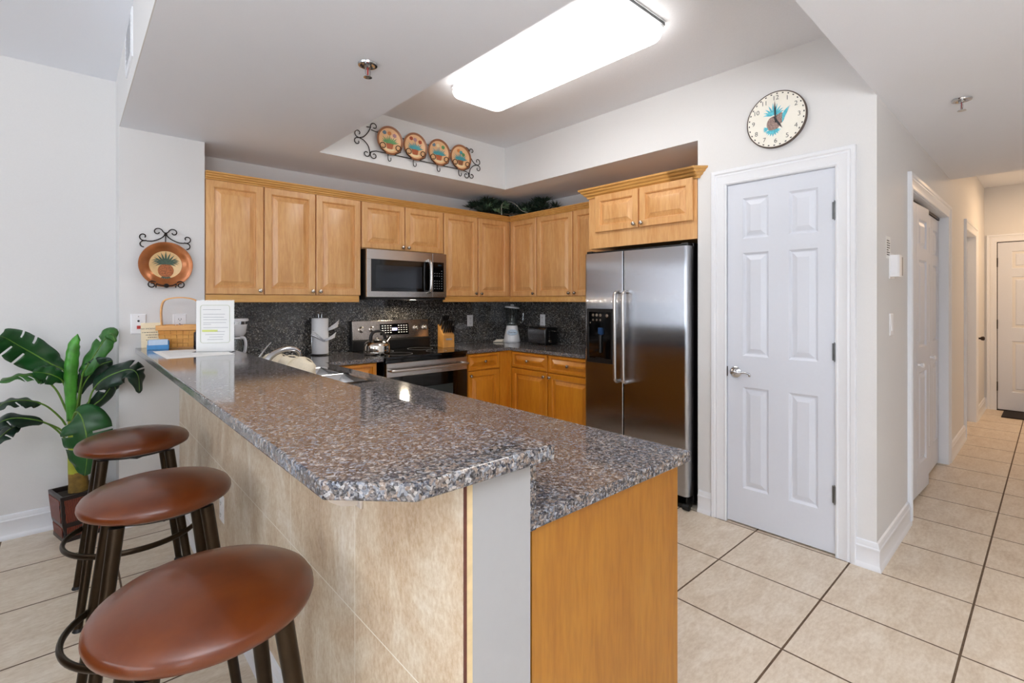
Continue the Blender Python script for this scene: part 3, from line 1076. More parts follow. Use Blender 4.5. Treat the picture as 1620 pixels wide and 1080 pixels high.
for r_ in range(8):
    for c_ in range(4):
        if r_ in (0, 3) and c_ < 3:
            continue
        box(b, .624 + c_ * .024, .632 + c_ * .024, -.0022, -.0014, .086 + (7 - r_) * .022, .091 + (7 - r_) * .022)
obj('key_print', b, 'grey_ink', cp)
b = mb(); box(b, .66, .70, -.0022, -.0014, .285, .30); obj('clock_window', b, plain('dim_display', (40, 52, 60), .1), cp)
b = mb()
box(b, .01, .742, .006, .39, -.008, .0)
obj('vent_base', b, 'black_plastic', t)
b = mb(); box(b, .47, .70, .05, .20, -.012, -.008); obj('task_lamp', b, 'steel', t)
area('microwave_task_light', (2.18, 3.82, 1.345), (R(-12), 0, 0), .07, .03, 3.0, (1.0, .84, .62))

# ------------------------------------------------------------------ range
t = thing('range', 'freestanding stainless electric range with black glass cooktop', 'range', (1.769, 3.385, 0), 0)
b = mb(); box(b, 0, .762, .03, .63, .03, .895); box(b, .03, .06, .06, .1, 0, .03); box(b, .70, .73, .06, .1, 0, .03); box(b, .03, .06, .55, .6, 0, .03); box(b, .70, .73, .55, .6, 0, .03)
obj('body', b, 'black_plastic', t)
b = mb(); box(b, -.002, .764, -.012, .585, .895, .918); ct = obj('cooktop', b, 'black_gloss', t, bevel=.006, seg=3)
for cx, cy, r_ in ((.2, .16, .11), (.56, .16, .085), (.2, .42, .085), (.56, .42, .11)):
    b = mb(); lathe(b, [(r_ - .002, .9182), (r_, .9185), (r_ + .002, .9182)], (cx, cy, 0), 40)
    obj('burner_ring', b, 'grey_ink', ct)
b = mb(); box(b, .004, .758, .0, .03, .872, .893); obj('front_trim', b, 'black_gloss', t)
b = mb(); box(b, .004, .758, -.012, .03, .762, .868); od = obj('oven_door', b, 'steel', t, bevel=.003)
b = mb(); box(b, .004, .758, -.012, .03, .28, .762); obj('oven_glass', b, 'black_gloss', od)
b = mb(); ringpanel(b, [(.15, .61, .36, .66, -.0125), (.15, .61, .36, .66, -.0135), (.155, .605, .365, .655, -.013)]); obj('oven_window', b, plain('tinted_oven_window', (44, 50, 50), .1), od)
b = mb(); pts = smoothpath([(.03, -.012, .815), (.034, -.045, .815), (.06, -.062, .815), (.38, -.068, .815), (.702, -.062, .815), (.728, -.045, .815), (.732, -.012, .815)], 5); tube(b, pts, .012, 12); obj('handle', b, 'steel', od, smooth=True)
b = mb(); box(b, .004, .758, -.01, .03, .08, .272); obj('storage_drawer', b, 'steel', t, bevel=.003)
b = mb(); prism(b, [(.575, .918), (.642, .918), (.642, 1.168), (.622, 1.172), (.604, 1.165), (.588, 1.005), (.575, .998)], .0, .762, 'x'); bg = obj('backguard', b, 'black_plastic', t, bevel=.002)
b = mb(); prism(b, [(.588, 1.008), (.600, 1.008), (.620, 1.170), (.604, 1.170)], .008, .756, 'x'); pn = obj('control_panel', b, 'steel_panel', bg, bevel=.002)
TL = math.atan2(.016, .162)


def on_guard(x, s):
    """point on the sloped control face, s metres up it from z 1.008"""
    return (x, .588 + s * math.sin(TL), 1.008 + s * math.cos(TL))


p = on_guard(.402, .083)
b = mb(); box(b, -.142, .142, -.002, .001, -.05, .048); ds = obj('display_glass', b, 'black_gloss', bg, loc=p, rot=(-TL, 0, 0))
b = mb(); box(b, -.025, .025, -.0026, -.0018, -.012, .012); obj('clock_digits', b, 'display', ds)
for cc in (range(0, 4), range(6, 10)):
  b = mb()
  for r_ in range(4):
    for c_ in cc:
        x = -.125 + c_ * .0265
        box(b, x, x + .014, -.0026, -.0018, .028 - r_ * .02, .034 - r_ * .02)
  obj('key_print', b, 'paper', ds)
for i, x in enumerate((.085, .185, .622, .716)):
    p = on_guard(x, .088)
    b = mb()
    lathe(b, [(0, 0), (.027, 0), (.027, .004), (.021, .007), (.019, .028), (.016, .031), (0, .031)], (0, 0, 0), 24, '-y')
    box(b, -.004, .004, -.036, -.02, -.019, .019)
    obj('burner_knob', b, 'nickel', bg, smooth=True, loc=p, rot=(-TL, 0, 0))

# ------------------------------------------------------------------ sink and faucet
t = thing('sink', 'double-bowl stainless sink set into the peninsula worktop', 'sink', (0, 0, 0), 0)
b = mb()
X0, X1, Y0, Y1 = .825, 1.238, 2.447, 3.21
mid = 2.835


def plate_with_holes(b):
    z = .9175
    xs = [X0, .868, 1.198, X1]
    ys = [Y0, 2.488, mid - .022, mid + .022, 3.168, Y1]
    g = [[b.verts.new((x, y, z if 0 < i < 3 and 0 < j < 5 else .9145)) for j, y in enumerate(ys)] for i, x in enumerate(xs)]
    for i in range(3):
        for j in range(5):
            if i == 1 and j in (1, 3):
                continue
            b.faces.new((g[i][j], g[i + 1][j], g[i + 1][j + 1], g[i][j + 1]))
    for j in (1, 3):
        prev = [g[1][j], g[2][j], g[2][j + 1], g[1][j + 1]]
        c = [v.co.copy() for v in prev]
        for s, zz in ((.004, .912), (.012, .80), (.024, .735), (.05, .728)):
            cen = sum(c, Vector()) / 4
            cur = []
            for v in c:
                cur.append(b.verts.new((v.x + s * (1 if v.x < cen.x else -1), v.y + s * (1 if v.y < cen.y else -1), zz)))
            for k in range(4):
                l = (k + 1) % 4
                b.faces.new((prev[k], prev[l], cur[l], cur[k]))
            prev = cur
        b.faces.new(prev)


plate_with_holes(b)
obj('basin', b, 'sink_steel', t, smooth=40)
for y in (2.65, 3.0):
    b = mb(); lathe(b, [(0, .002), (.03, .002), (.042, .004), (.045, .0)], (1.03, y, .728), 24); obj('drain', b, 'chrome', t, smooth=True)

t = thing('faucet', 'chrome kitchen faucet with arched spout behind the bar top', 'faucet', (.750, 2.80, .9142), 0)
b = mb(); box(b, -.026, .026, -.13, .13, 0, .008); obj('base_plate', b, 'chrome', t, bevel=.004)
b = mb(); cyl(b, (0, -.08, .008), (0, -.08, .10), .021, .017); pts = smoothpath([(0, -.08, .09), (.01, -.078, .125), (.045, -.068, .155), (.10, -.055, .172), (.15, -.042, .170), (.178, -.036, .152), (.184, -.034, .130)], 6); tube(b, pts, .013, 14, rr=[.017 - .005 * i / len(pts) for i in range(len(pts))]); obj('spout', b, 'chrome', t, smooth=True)
b = mb(); cyl(b, (0, .09, .008), (0, .09, .07), .019, .015); tube(b, smoothpath([(-.01, .088, .07), (0, .09, .10), (.025, .10, .135), (.055, .115, .168), (.085, .13, .195)], 5), .008, 10, flat=.7); obj('lever', b, 'chrome', t, smooth=True)


def cloth_roll(label, loc, rz, L, r, lift):
    """a loosely rolled, folded cloth lying on its side"""
    t = thing('dish_towel', label, 'towel', loc, rz, 'cream dish towels by the sink')
    rnd = random.Random(L)
    b = mb()
    n, m_ = 30, 24
    rows = []
    for i in range(n + 1):
        u = i / n
        row = []
        for k in range(m_):
            a = 2 * PI * k / m_
            q = r * (1 + .10 * math.sin(3 * a + 5 * u) + .08 * math.sin(5 * a - 9 * u)) * max(.05, 1 - abs(2 * u - 1) ** 5) ** .5 * (.86 + .14 * math.sin(2.6 * u + 1))
            row.append(b.verts.new(((u - .5) * L, q * math.cos(a) * 1.15, max(.0, r * .92 + q * math.sin(a)) + lift * u)))
        rows.append(row)
    for A, B in zip(rows, rows[1:]):
        for k in range(m_):
            l = (k + 1) % m_
            b.faces.new((A[k], A[l], B[l], B[k]))
    b.faces.new(rows[0]); b.faces.new(rows[-1])
    obj('roll', b, 'linen', t, smooth=60)
    b = mb()
    for s in (-.3, .12):
        tube(b, [(s * L, 1.2 * r * math.cos(a), max(.002, r * .92 + 1.06 * r * math.sin(a)) + lift * (s + .5)) for a in [2 * PI * k / 20 for k in range(20)]], .003, 6, True)
    obj('fold', b, 'linen', t, smooth=True)
    return t


cloth_roll('short rolled cream dish towel beside the lever of the faucet', (.852, 2.90, .918), -70, .11, .068, .0)
cloth_roll('longer rolled cream dish towel on the sink edge beneath the spout', (.872, 2.625, .918), -82, .26, .070, .0)

# ------------------------------------------------------------------ things on the worktops
# paper towel holder
t = thing('paper_towel_holder', 'upright wire paper towel holder with looped top, left of the range', 'paper towel holder', (1.485, 3.93, .9142))
b = mb(); lathe(b, [(0, 0), (.078, 0), (.080, .004), (.076, .010), (0, .010)], n=36); obj('base', b, 'black_plastic', t, smooth=True)
b = mb(); tube(b, smoothpath([(-.012, 0, .01), (-.012, 0, .18), (-.012, 0, .31), (-.009, 0, .328), (0, 0, .336), (.009, 0, .328), (.012, 0, .31), (.012, 0, .18), (.012, 0, .01)], 4), .0025, 8); obj('loop_post', b, 'chrome', t, smooth=True)
b = mb(); tube(b, [(-.074, -.02, .006), (-.074, -.02, .16), (-.070, -.02, .165)], .0025, 8); obj('side_wire', b, 'chrome', t, smooth=True)
t = thing('paper_towel_roll', 'white paper towel roll with loose folded sheets', 'paper towels', (1.485, 3.93, .9246))
b = mb(); lathe(b, [(.018, 0), (.062, 0), (.0635, .004), (.0635, .276), (.062, .28), (.018, .28), (.018, 0)], n=40); obj('roll', b, 'towel', t, smooth=50)


def crimp(parent, p0, p1, w, name='loose_sheet'):
    b = mb()
    p0, p1 = Vector(p0), Vector(p1)
    d = (p1 - p0)
    up = Vector((0, -.45, 1)).normalized()
    rows = []
    for i in range(9):
        u = i / 8
        c = p0 + d * u + Vector((0, -.016 * math.sin(u * PI), 0))
        ww = w * (.35 + .65 * u)
        rows.append([b.verts.new(c + up * ww * (v / 6 - .5) + Vector((0, -.010 * (v % 2), 0))) for v in range(7)])
    for A, B in zip(rows, rows[1:]):
        for k in range(6):
            b.faces.new((A[k], A[k + 1], B[k + 1], B[k]))
    o = obj(name, b, 'towel', parent, smooth=20)
    s = o.modifiers.new('thick', 'SOLIDIFY'); s.thickness = .0012
    return o


crimp(t, (.005, -.066, .105), (-.092, -.060, .17), .05)
crimp(t, (.005, -.066, .105), (.10, -.055, .145), .05)
crimp(t, (.045, -.045, .19), (.14, -.02, .235), .075)

# kettle
t = thing('kettle', 'polished steel kettle with black arched handle on the range', 'kettle', (1.838, 3.66, .9186))
b = mb(); lathe(b, [(0, 0), (.098, 0), (.103, .006), (.104, .02), (.104, .085), (.100, .105), (.088, .125), (.066, .142), (.046, .150), (.042, .150), (0, .150)], n=48); obj('body', b, 'kettle_steel', t, smooth=40)
b = mb(); lathe(b, [(.042, .150), (.040, .156), (.02, .162), (.008, .164), (.012, .172), (.012, .18), (0, .183)], n=28); obj('lid', b, 'kettle_steel', t, smooth=True)
b = mb(); tube(b, smoothpath([(-.06, -.02, .142), (-.062, -.02, .19), (-.042, -.02, .232), (0, -.02, .246), (.042, -.02, .232), (.058, -.02, .19), (.062, -.02, .150)], 5), .010, 12, flat=1.5); obj('handle', b, 'black_plastic', t, smooth=True)
b = mb(); cyl(b, (.078, 0, .115), (.112, 0, .165), .020, .014); cyl(b, (.112, 0, .165), (.118, 0, .174), .017, .015); obj('spout', b, 'kettle_steel', t, smooth=True)
b = mb(); tube(b, smoothpath([(.118, 0, .172), (.108, -.006, .19), (.092, -.012, .20), (.07, -.018, .195)], 4), .005, 8); obj('whistle_lever', b, 'black_plastic', t, smooth=True)

for c_ in t.children:
    for v in c_.data.vertices:
        v.co.z *= .74

# knife block
t = thing('knife_block', 'light wooden knife block right of the range', 'knife block', (2.605, 3.80, .9142), -12)
b = mb(); prism(b, [(-.065, 0), (.075, 0), (.075, .21), (-.062, .115)], -.055, .055, 'x'); blk = obj('block', b, 'wood_block', t, bevel=.003)
b = mb(); box(b, -.03, .03, -.0675, -.0665, .07, .085, None); obj('badge', b, 'grey_ink', t)
nrm = Vector((0, -.095, .137)).normalized()
q = 0
for r_ in range(3):
    for c_ in range(5 if r_ < 2 else 4):
        x = -.042 + c_ * .021
        s = .16 + r_ * .34
        base = Vector((x, -.062 + .137 * s, .115 + .095 * s))
        L = (.085, .10, .115)[r_]
        q += 1
        w = thing('knife', '', 'knife', t.location, -12, 'black handled knives in the block')
        w['label'] = ('black knife handle in the %s row of the wooden block, %s' % (('front', 'middle', 'back')[r_], ('far left', 'second from left', 'centre', 'second from right', 'far right')[c_])) if r_ < 2 else \
            'taller black knife handle in the back row of the block, %s' % ('far left', 'left of centre', 'right of centre', 'far right')[c_]
        b = mb(); tube(b, [base + nrm * .0005, base + nrm * .014], .007, 8, flat=1.3); obj('bolster', b, 'chrome', w, smooth=True)
        b = mb(); tube(b, [base + nrm * .014, base + nrm * .03, base + nrm * (L * .7), base + nrm * L], .008, 8, rr=[.0075, .0085, .0075, .0085], flat=1.4); obj('grip', b, 'black_plastic', w, smooth=40)

# blender
t = thing('blender', 'white countertop blender with clear glass jug in the corner', 'blender', (3.43, 3.80, .9142), -40)
b = mb()
prof = [(0, 0), (.082, 0), (.086, .006), (.086, .02), (.078, .07), (.064, .135), (.058, .165), (.055, .172), (0, .172)]
lathe(b, prof, n=36); base = obj('base', b, 'white_plastic', t, smooth=40)
b = mb()
lathe(b, [(0, 0), (.052, 0), (.056, .003), (.05, .006), (0, .006)], (0, 0, 0), 32, '-y')
bmesh.ops.scale(b, vec=(1, 1, .56), verts=b.verts)
obj('badge_plate', b, 'pale_blue', base, smooth=True, loc=(0, -.0715, .105), rot=(-.21, 0, 0))
text('badge_lettering', 'Osterizer', .022, 'ink', base, (0, -.0785, .105), (R(90) - .21, 0, 0))
b = mb(); lathe(b, [(.048, .175), (.050, .19), (.058, .25), (.072, .345), (.075, .352), (.071, .352), (.067, .345), (.053, .25), (.045, .195), (0, .192)], n=48)
for v in b.verts:
    q = math.hypot(v.co.x, v.co.y)
    if q > .047:
        f_ = 1 + .035 * math.cos(8 * math.atan2(v.co.y, v.co.x))
        v.co.x *= f_; v.co.y *= f_
obj('jug', b, 'glass', t, smooth=50)
b = mb(); tube(b, smoothpath([(.070, 0, .335), (.095, 0, .338), (.113, 0, .32), (.114, 0, .26), (.104, 0, .215), (.085, 0, .205), (.055, 0, .218)], 5), .008, 10); obj('jug_handle', b, 'glass', t, smooth=True)
b = mb(); lathe(b, [(0, .0), (.076, 0), (.078, .006), (.076, .016), (.05, .022), (.02, .024), (.018, .04), (0, .042)], n=32); obj('lid', b, plain('grey_blender_lid', (206, 208, 210), .35), t, smooth=True, loc=(0, 0, .353), rot=(0, R(6), 0))
b = mb(); cyl(b, (0, 0, .1922), (0, 0, .203), .008, n=12)
for k in range(4):
    a = k * PI / 2
    prism_pts = [(.004 * math.cos(a + 1.2), .004 * math.sin(a + 1.2)), (.03 * math.cos(a), .03 * math.sin(a)), (.004 * math.cos(a - 1.2), .004 * math.sin(a - 1.2))]
    prism(b, prism_pts, .199, .201)
obj('blade', b, 'steel', t)
b = mb()
rnd = random.Random(4)
pts = [(-.08, -.01, .006), (-.10, -.015, .006)]
for k in range(10):
    pts.append((-.115 - (k % 2) * .085 + .004 * k, -.03 + .006 * k - .02 * (k % 2), .006 + .0045 * (k // 2)))
tube(b, smoothpath(pts, 5), .004, 8)
obj('power_cord', b, plain('ivory_cord', (226, 220, 204), .5), t, smooth=True)

# toaster
t = thing('toaster', 'two-slot dark steel toaster near the refrigerator', 'toaster', (3.49, 3.42, .9142), -94)
b = mb()
prof = [(-.072, .012), (.072, .012), (.076, .02), (.076, .14), (.070, .16), (.056, .17), (-.056, .17), (-.070, .16), (-.076, .14), (-.076, .02)]
prism(b, prof, -.125, .125, 'x'); obj('shell', b, steel('dark_brushed_steel', (158, 156, 158), .2), t, smooth=40, bevel=.002)
for s, nm in ((-1, 'end_cap'), (1, 'end_cap')):
    b = mb(); prism(b, [(u * 1.03, (v - .09) * 1.02 + .09) for u, v in prof], s * .125 - .014 * (s < 0), s * .125 + .014 * (s > 0), 'x'); ec = obj(nm, b, 'black_plastic', t, smooth=40, bevel=.004)
    if s > 0:
        b = mb()
        for k in range(4):
            cyl(b, (.139, -.03, .135 - k * .023), (.142, -.03, .135 - k * .023), .006, n=14)
        obj('button', b, 'nickel', ec, smooth=True)
        b = mb(); box(b, .139, .158, .02, .05, .128, .140); obj('lever', b, 'nickel', ec, bevel=.003)
        b = mb(); cyl(b, (.139, -.025, .038), (.152, -.025, .038), .016, .013, 20); obj('dial', b, 'nickel', ec, smooth=True)
b = mb()
for y in (-.028, .028):
    box(b, -.1, .1, y - .013, y + .013, .1695, .1715)
obj('slot', b, 'black_plastic', t)
b = mb()
for x in (-.1, .1):
    for y in (-.05, .05):
        cyl(b, (x, y, 0), (x, y, .013), .010, n=12)
obj('foot', b, 'black_rubber', t)

# coffee maker
t = thing('coffee_maker', 'white drip coffee maker with glass carafe behind the paper sign', 'coffee maker', (.845, 3.88, .9142), 35)
b = mb(); box(b, -.075, .075, -.10, .10, 0, .035); box(b, -.07, .07, .045, .10, .035, .31); bd = obj('body', b, 'white_plastic', t, bevel=.008)
b = mb(); lathe(b, [(0, .185), (.055, .185), (.066, .20), (.078, .262), (.078, .265), (0, .265)], (0, -.03, 0), 30); obj('filter_basket', b, 'white_plastic', t, smooth=40)
b = mb(); lathe(b, [(0, .265), (.074, .265), (.074, .287), (0, .287)], (0, -.03, 0), 30); obj('steel_band', b, 'chrome', t, smooth=40)
b = mb(); lathe(b, [(0, .287), (.084, .287), (.086, .295), (.082, .306), (0, .308)], (0, -.03, 0), 30); obj('lid', b, 'white_plastic', t, smooth=40)
b = mb(); lathe(b, [(.0, .036), (.060, .036), (.066, .05), (.064, .10), (.050, .15), (.048, .165), (.046, .165), (.048, .15), (.061, .10), (.062, .05), (0, .04)], (0, -.03, 0), 30); cf = obj('carafe', b, 'glass', t, smooth=50)
b = mb(); lathe(b, [(0, .166), (.05, .166), (.05, .178), (0, .18)], (0, -.03, 0), 24); tube(b, smoothpath([(0, -.075, .172), (0, -.105, .17), (0, -.118, .14), (0, -.115, .09), (0, -.10, .06)], 5), .008, 10, flat=1.4)
obj('carafe_handle', b, 'white_plastic', cf, smooth=True)

# ------------------------------------------------------------------ things on the bar top
ZBT = 1.0622
# tilted card
t = thing('tent_card', 'small cream no-smoking card leaning by the wall on the bar top', 'sign', (.376, 3.668, ZBT), 2)
b = mb(); box(b, -.056, .056, -.0015, .0015, 0, .150); cd = obj('card', b, 'cream', t, rot=(R(-10), 0, 0))
text('lettering', 'NO SMOKING ZONE', .0118, 'ink', cd, (0, -.0018, .114), ext=.0002)
for i, (s, z) in enumerate((('PLEASE DO NOT SMOKE ON THE PREMISES', .092), ('SMOKING IS PROHIBITED', .076), ('IN THIS UNIT', .061), ('THANK YOU FOR NOT SMOKING', .046))):
    pass
b = mb()
for z, w, seed in ((.092, .10, 1), (.076, .066, 2), (.061, .046, 3), (.046, .064, 4)):
    rnd = random.Random(seed)
    x = -w / 2
    while x < w / 2:
        q = rnd.uniform(.004, .012)
        box(b, x, min(x + q, w / 2), -.0019, -.0014, z - .0016, z + .0016)
        x += q + .003
obj('small_print', b, 'ink', cd)
# card holder
t = thing('card_holder', 'blue acrylic card holder with pale blue cards, front of the basket', 'card holder', (.385, 3.50, ZBT), -10)
b = mb(); box(b, -.052, .052, -.022, .022, 0, .006); box(b, -.052, .052, -.024, -.020, 0, .026); box(b, -.052, -.048, -.022, .022, 0, .028); box(b, .048, .052, -.022, .022, 0, .028); box(b, -.052, .052, .018, .022, 0, .05); obj('holder', b, 'blue', t, bevel=.0015)
t2 = thing('card_stack', 'stack of pale blue printed cards standing in the blue holder', 'cards', (.385, 3.50, ZBT), -10)
b = mb()
for k in range(6):
    box(b, -.046, .046, -.016 + k * .005, -.013 + k * .005, .0065, .052 + .001 * k)
obj('cards', b, 'pale_blue', t2)

# basket
t = thing('basket', 'woven splint basket with tall arched handle on the bar top', 'basket', (.505, 3.585, ZBT), -24)
NX, NZ = 7, 5
w0, w1, l0, l1, hh = .084, .100, .056, .070, .132
b = mb()


def bwall(b, p, q, p2, q2, n, flip):
    """one woven side: strips alternate in and out"""
    for r_ in range(NZ):
        for k in range(n):
            def pt(u, v):
                lo = Vector(p).lerp(Vector(q), u); hi = Vector(p2).lerp(Vector(q2), u)
                return lo.lerp(hi, v)
            u0, u1, v0, v1 = k / n, (k + 1) / n, r_ / NZ, (r_ + 1) / NZ
            nr = (pt(1, 0) - pt(0, 0)).cross(pt(0, 1) - pt(0, 0)).normalized()
            o_ = .0028 if (r_ + k) % 2 == 0 else .0
            vs = [b.verts.new(pt(u, v) + nr * (o_ + e)) for e in (0, -.004) for u, v in ((u0 + .004, v0 + .02), (u1 - .004, v0 + .02), (u1 - .004, v1 - .02), (u0 + .004, v1 - .02))]
            for f in ((0, 1, 2, 3), (7, 6, 5, 4), (0, 4, 5, 1), (1, 5, 6, 2), (2, 6, 7, 3), (3, 7, 4, 0)):
                b.faces.new([vs[i] for i in f])
    lo = [b.verts.new(Vector(x) - (Vector(q) - Vector(p)).cross(Vector(p2) - Vector(p)).normalized() * .005) for x in (p, q, q2, p2)]
    b.faces.new(lo)


C0 = [(-w0, -l0, .004), (w0, -l0, .004), (w0, l0, .004), (-w0, l0, .004)]
C1 = [(-w1, -l1, hh), (w1, -l1, hh), (w1, l1, hh), (-w1, l1, hh)]
for k in range(4):
    l = (k + 1) % 4
    bwall(b, C0[k], C0[l], C1[k], C1[l], 6 if k % 2 == 0 else 5, False)
box(b, -w0, w0, -l0, l0, 0, .005)
obj('woven_body', b, 'basket', t)
b = mb()
sweep(b, [(-w1, -l1), (w1, -l1), (w1, l1), (-w1, l1)], [(.006, hh - .026), (.006, hh + .004), (-.004, hh + .004), (-.004, hh - .026)], True)
obj('rim', b, 'basket', t, bevel=.002)
b = mb()
pts = smoothpath([(-w1 + .004, 0, .07), (-w1 + .003, 0, .13), (-w1 - .001, 0, .21), (-w1 + .008, 0, .27), (-w1 + .035, 0, .293), (0, 0, .302), (w1 - .035, 0, .293), (w1 - .008, 0, .27), (w1 + .001, 0, .21), (w1 - .003, 0, .13), (w1 - .004, 0, .07)], 5)
band(b, pts, .0035, .011)
obj('handle', b, 'basket', t, smooth=40)
rnd = random.Random(3)
t3 = thing('gingham_cloth', 'red and white checked cloth peeking over the basket rim', 'cloth', (.488, 3.590, ZBT), 10)
tn = NT('red_white_check')
ck = tn.n('ShaderNodeTexChecker', inp={'Vector': tn.obj(), 'Scale': 150., 'Color1': srgb(150, 72, 50), 'Color2': srgb(240, 232, 226)})
tn.set(color=ck.outputs[0], rough=.9)
b = mb()
g = [[b.verts.new((-.045 + .015 * i, -.0375 + .015 * j, .11 + .03 * math.exp(-((i - 3.5) ** 2 + (j - 2.5) ** 2) / 6) + .008 * math.sin(i * 2.1 + j * 1.7))) for j in range(6)] for i in range(7)]
for i in range(6):
    for j in range(5):
        b.faces.new((g[i][j], g[i + 1][j], g[i + 1][j + 1], g[i][j + 1]))
o = obj('cloth', b, tn.m, t3, smooth=60)
s = o.modifiers.new('thick', 'SOLIDIFY'); s.thickness = .003; s.offset = -1
b = mb(); lathe(b, [(0, 0), (.023, 0), (.026, .004), (.026, .09), (.023, .096), (0, .096)], n=28)
tag(obj('candle_jar', b, 'dark_wax', smooth=40, loc=(.577, 3.447, ZBT)), 'dark plum glass jar between the basket and the paper sign', 'jar')

# upright paper sign in acrylic
t = thing('acrylic_sign', 'upright printed page in a clear acrylic stand on the bar top', 'sign', (.603, 3.13, ZBT + .0014), -31)
b = mb(); box(b, -.098, .098, .0012, .0036, .0, .286); box(b, -.098, .098, -.045, .02, .0, .0018); ac = obj('stand', b, 'acrylic', t)
b = mb(); box(b, -.096, .096, -.0007, .0010, .002, .282); pg = obj('page', b, 'paper', t)
b = mb()
pts = []
for cx, cz, a0 in ((.062, .060, -90), (.062, .244, 0), (-.062, .244, 90), (-.062, .060, 180)):
    for k in range(5):
        a = R(a0 + 22.5 * k)
        pts.append((cx + .012 * math.cos(a), -.0026, cz + .012 * math.sin(a)))
tube(b, pts, .0009, 6, True); obj('border', b, 'green_ink', t)
b = mb()
for z, x0, x1 in ((.232, -.062, .03), (.206, -.06, .05), (.190, -.06, .045), (.176, -.06, .06), (.160, -.06, .055), (.150, -.06, -.02), (.132, -.06, .066), (.110, -.002, .05), (.094, -.05, .046), (.080, -.03, .04), (.066, -.04, .04)):
    box(b, x0, x1, -.0026, -.0022, z - .0009, z + .0009)
obj('print', b, 'grey_ink', t)
b = mb(); box(b, -.066, .012, -.0026, -.0022, .109, .120); obj('highlighter', b, 'highlight', t)

# flat folder and sheet
b = mb(); prism(b, [(.345, 3.36), (.352, 2.895), (.648, 2.90), (.655, 3.25), (.50, 3.36)], 0, .0012)
o = obj('booklet_cover', b, 'paper', loc=(0, 0, ZBT))
tag(o, 'white printed placemat lying flat on the bar top before the sign', 'placemat')
b = mb()
rnd = random.Random(7)
for k in range(9):
    y = 3.30 - k * .038
    box(b, .375, .375 + rnd.uniform(.10, .2), y - .004, y + .004, .0012, .0016)
obj('print', b, plain('very_pale_print', (196, 200, 204), .6), o)

# ------------------------------------------------------------------ bar stools
SX = .225
t = thing('bar_stool', 'nearest bar stool, round tan leather seat on bronze legs', 'bar stool', (SX, 1.235, 0), 0, 'leather bar stools along the bar')
b = mb()
lathe(b, [(0, .668), (.165, .668), (.192, .671), (.209, .680), (.2125, .690), (.2115, .700), (.205, .711), (.188, .722), (.15, .733), (.10, .740), (.05, .743), (0, .744)], n=72)
obj('seat', b, 'leather', t, smooth=60)
b = mb(); lathe(b, [(0, .655), (.160, .655), (.164, .659), (.164, .6675), (0, .6675)], n=48); obj('seat_pan', b, 'black_plastic', t, smooth=40)
b = mb(); box(b, -.09, .09, -.09, .09, .640, .655, Matrix.Rotation(R(45), 4, 'Z')); obj('swivel_plate', b, 'black_plastic', t, bevel=.003)
for sx, sy in ((-1, -1), (1, -1), (1, 1), (-1, 1)):
    b = mb()
    p0, p1 = Vector((sx * .118, sy * .118, .655)), Vector((sx * .198, sy * .198, .012))
    tube(b, [p0, p0.lerp(p1, .5), p1], .018, 16, rr=[.0205, .018, .0145])
    lg = obj('leg', b, 'bronze', t, smooth=40)
    b = mb(); lathe(b, [(0, 0), (.018, 0), (.020, .003), (.018, .008), (.014, .014), (0, .014)], (p1.x, p1.y, 0), 16); obj('glide', b, 'black_rubber', lg, smooth=True)
b = mb()
RZ, RR = .285, .248
n = 64
tube(b, [(RR * math.cos(2 * PI * k / n), RR * math.sin(2 * PI * k / n), RZ) for k in range(n)], .009, 10, True, flat=1.35)
obj('footring', b, 'bronze', t, smooth=40)
dup(t, (SX, 2.03, 0), None, 'middle bar stool, tan leather seat between two others at the bar')
dup(t, (SX, 2.865, 0), None, 'farthest bar stool, tan leather seat beside the potted plant')

# ------------------------------------------------------------------ potted plant
t = thing('planter', 'square dark planter with red woven panels by the living room wall', 'planter', (.045, 3.79, 0), 14)
b = mb()


def ringbox(b, levels):
    rows = [[b.verts.new((sx * h, sy * h, z)) for sx, sy in ((-1, -1), (1, -1), (1, 1), (-1, 1))] for h, z in levels]
    for A, B in zip(rows, rows[1:]):
        for k in range(4):
            l = (k + 1) % 4
            b.faces.new((A[k], A[l], B[l], B[k]))
    b.faces.new(rows[0]); b.faces.new(rows[-1])


ringbox(b, [(.094, 0), (.094, .02), (.088, .05), (.098, .09), (.100, .10), (.112, .255), (.112, .262), (.098, .262), (.096, .235)])
obj('frame', b, 'pot_frame', t, bevel=.003)
for k in range(4):
    b = mb()
    rt = Matrix.Rotation(k * PI / 2, 4, 'Z')
    def quad(z0, h0, z1, h1, m_):
        w0_, w1_ = h0 - .018, h1 - .018
        vs = [b.verts.new(rt @ Vector(v)) for v in ((-w0_, -h0 - .001, z0), (w0_, -h0 - .001, z0), (w1_, -h1 - .001, z1), (-w1_, -h1 - .001, z1))]
        b.faces.new(vs)
        ws = [b.verts.new(v.co - (rt @ Vector((0, -.004, 0)))) for v in vs]
        b.faces.new(ws[::-1])
        for i in range(4):
            b.faces.new((vs[i], vs[(i + 1) % 4], ws[(i + 1) % 4], ws[i]))
    quad(.112, .1028, .240, .113, 0)
    quad(.028, .0945, .082, .0985, 0)
    obj('woven_panel', b, 'wicker', t)
b = mb(); ringbox(b, [(.097, .225), (.097, .236), (.03, .25)]); obj('moss', b, 'soil', t, smooth=True)

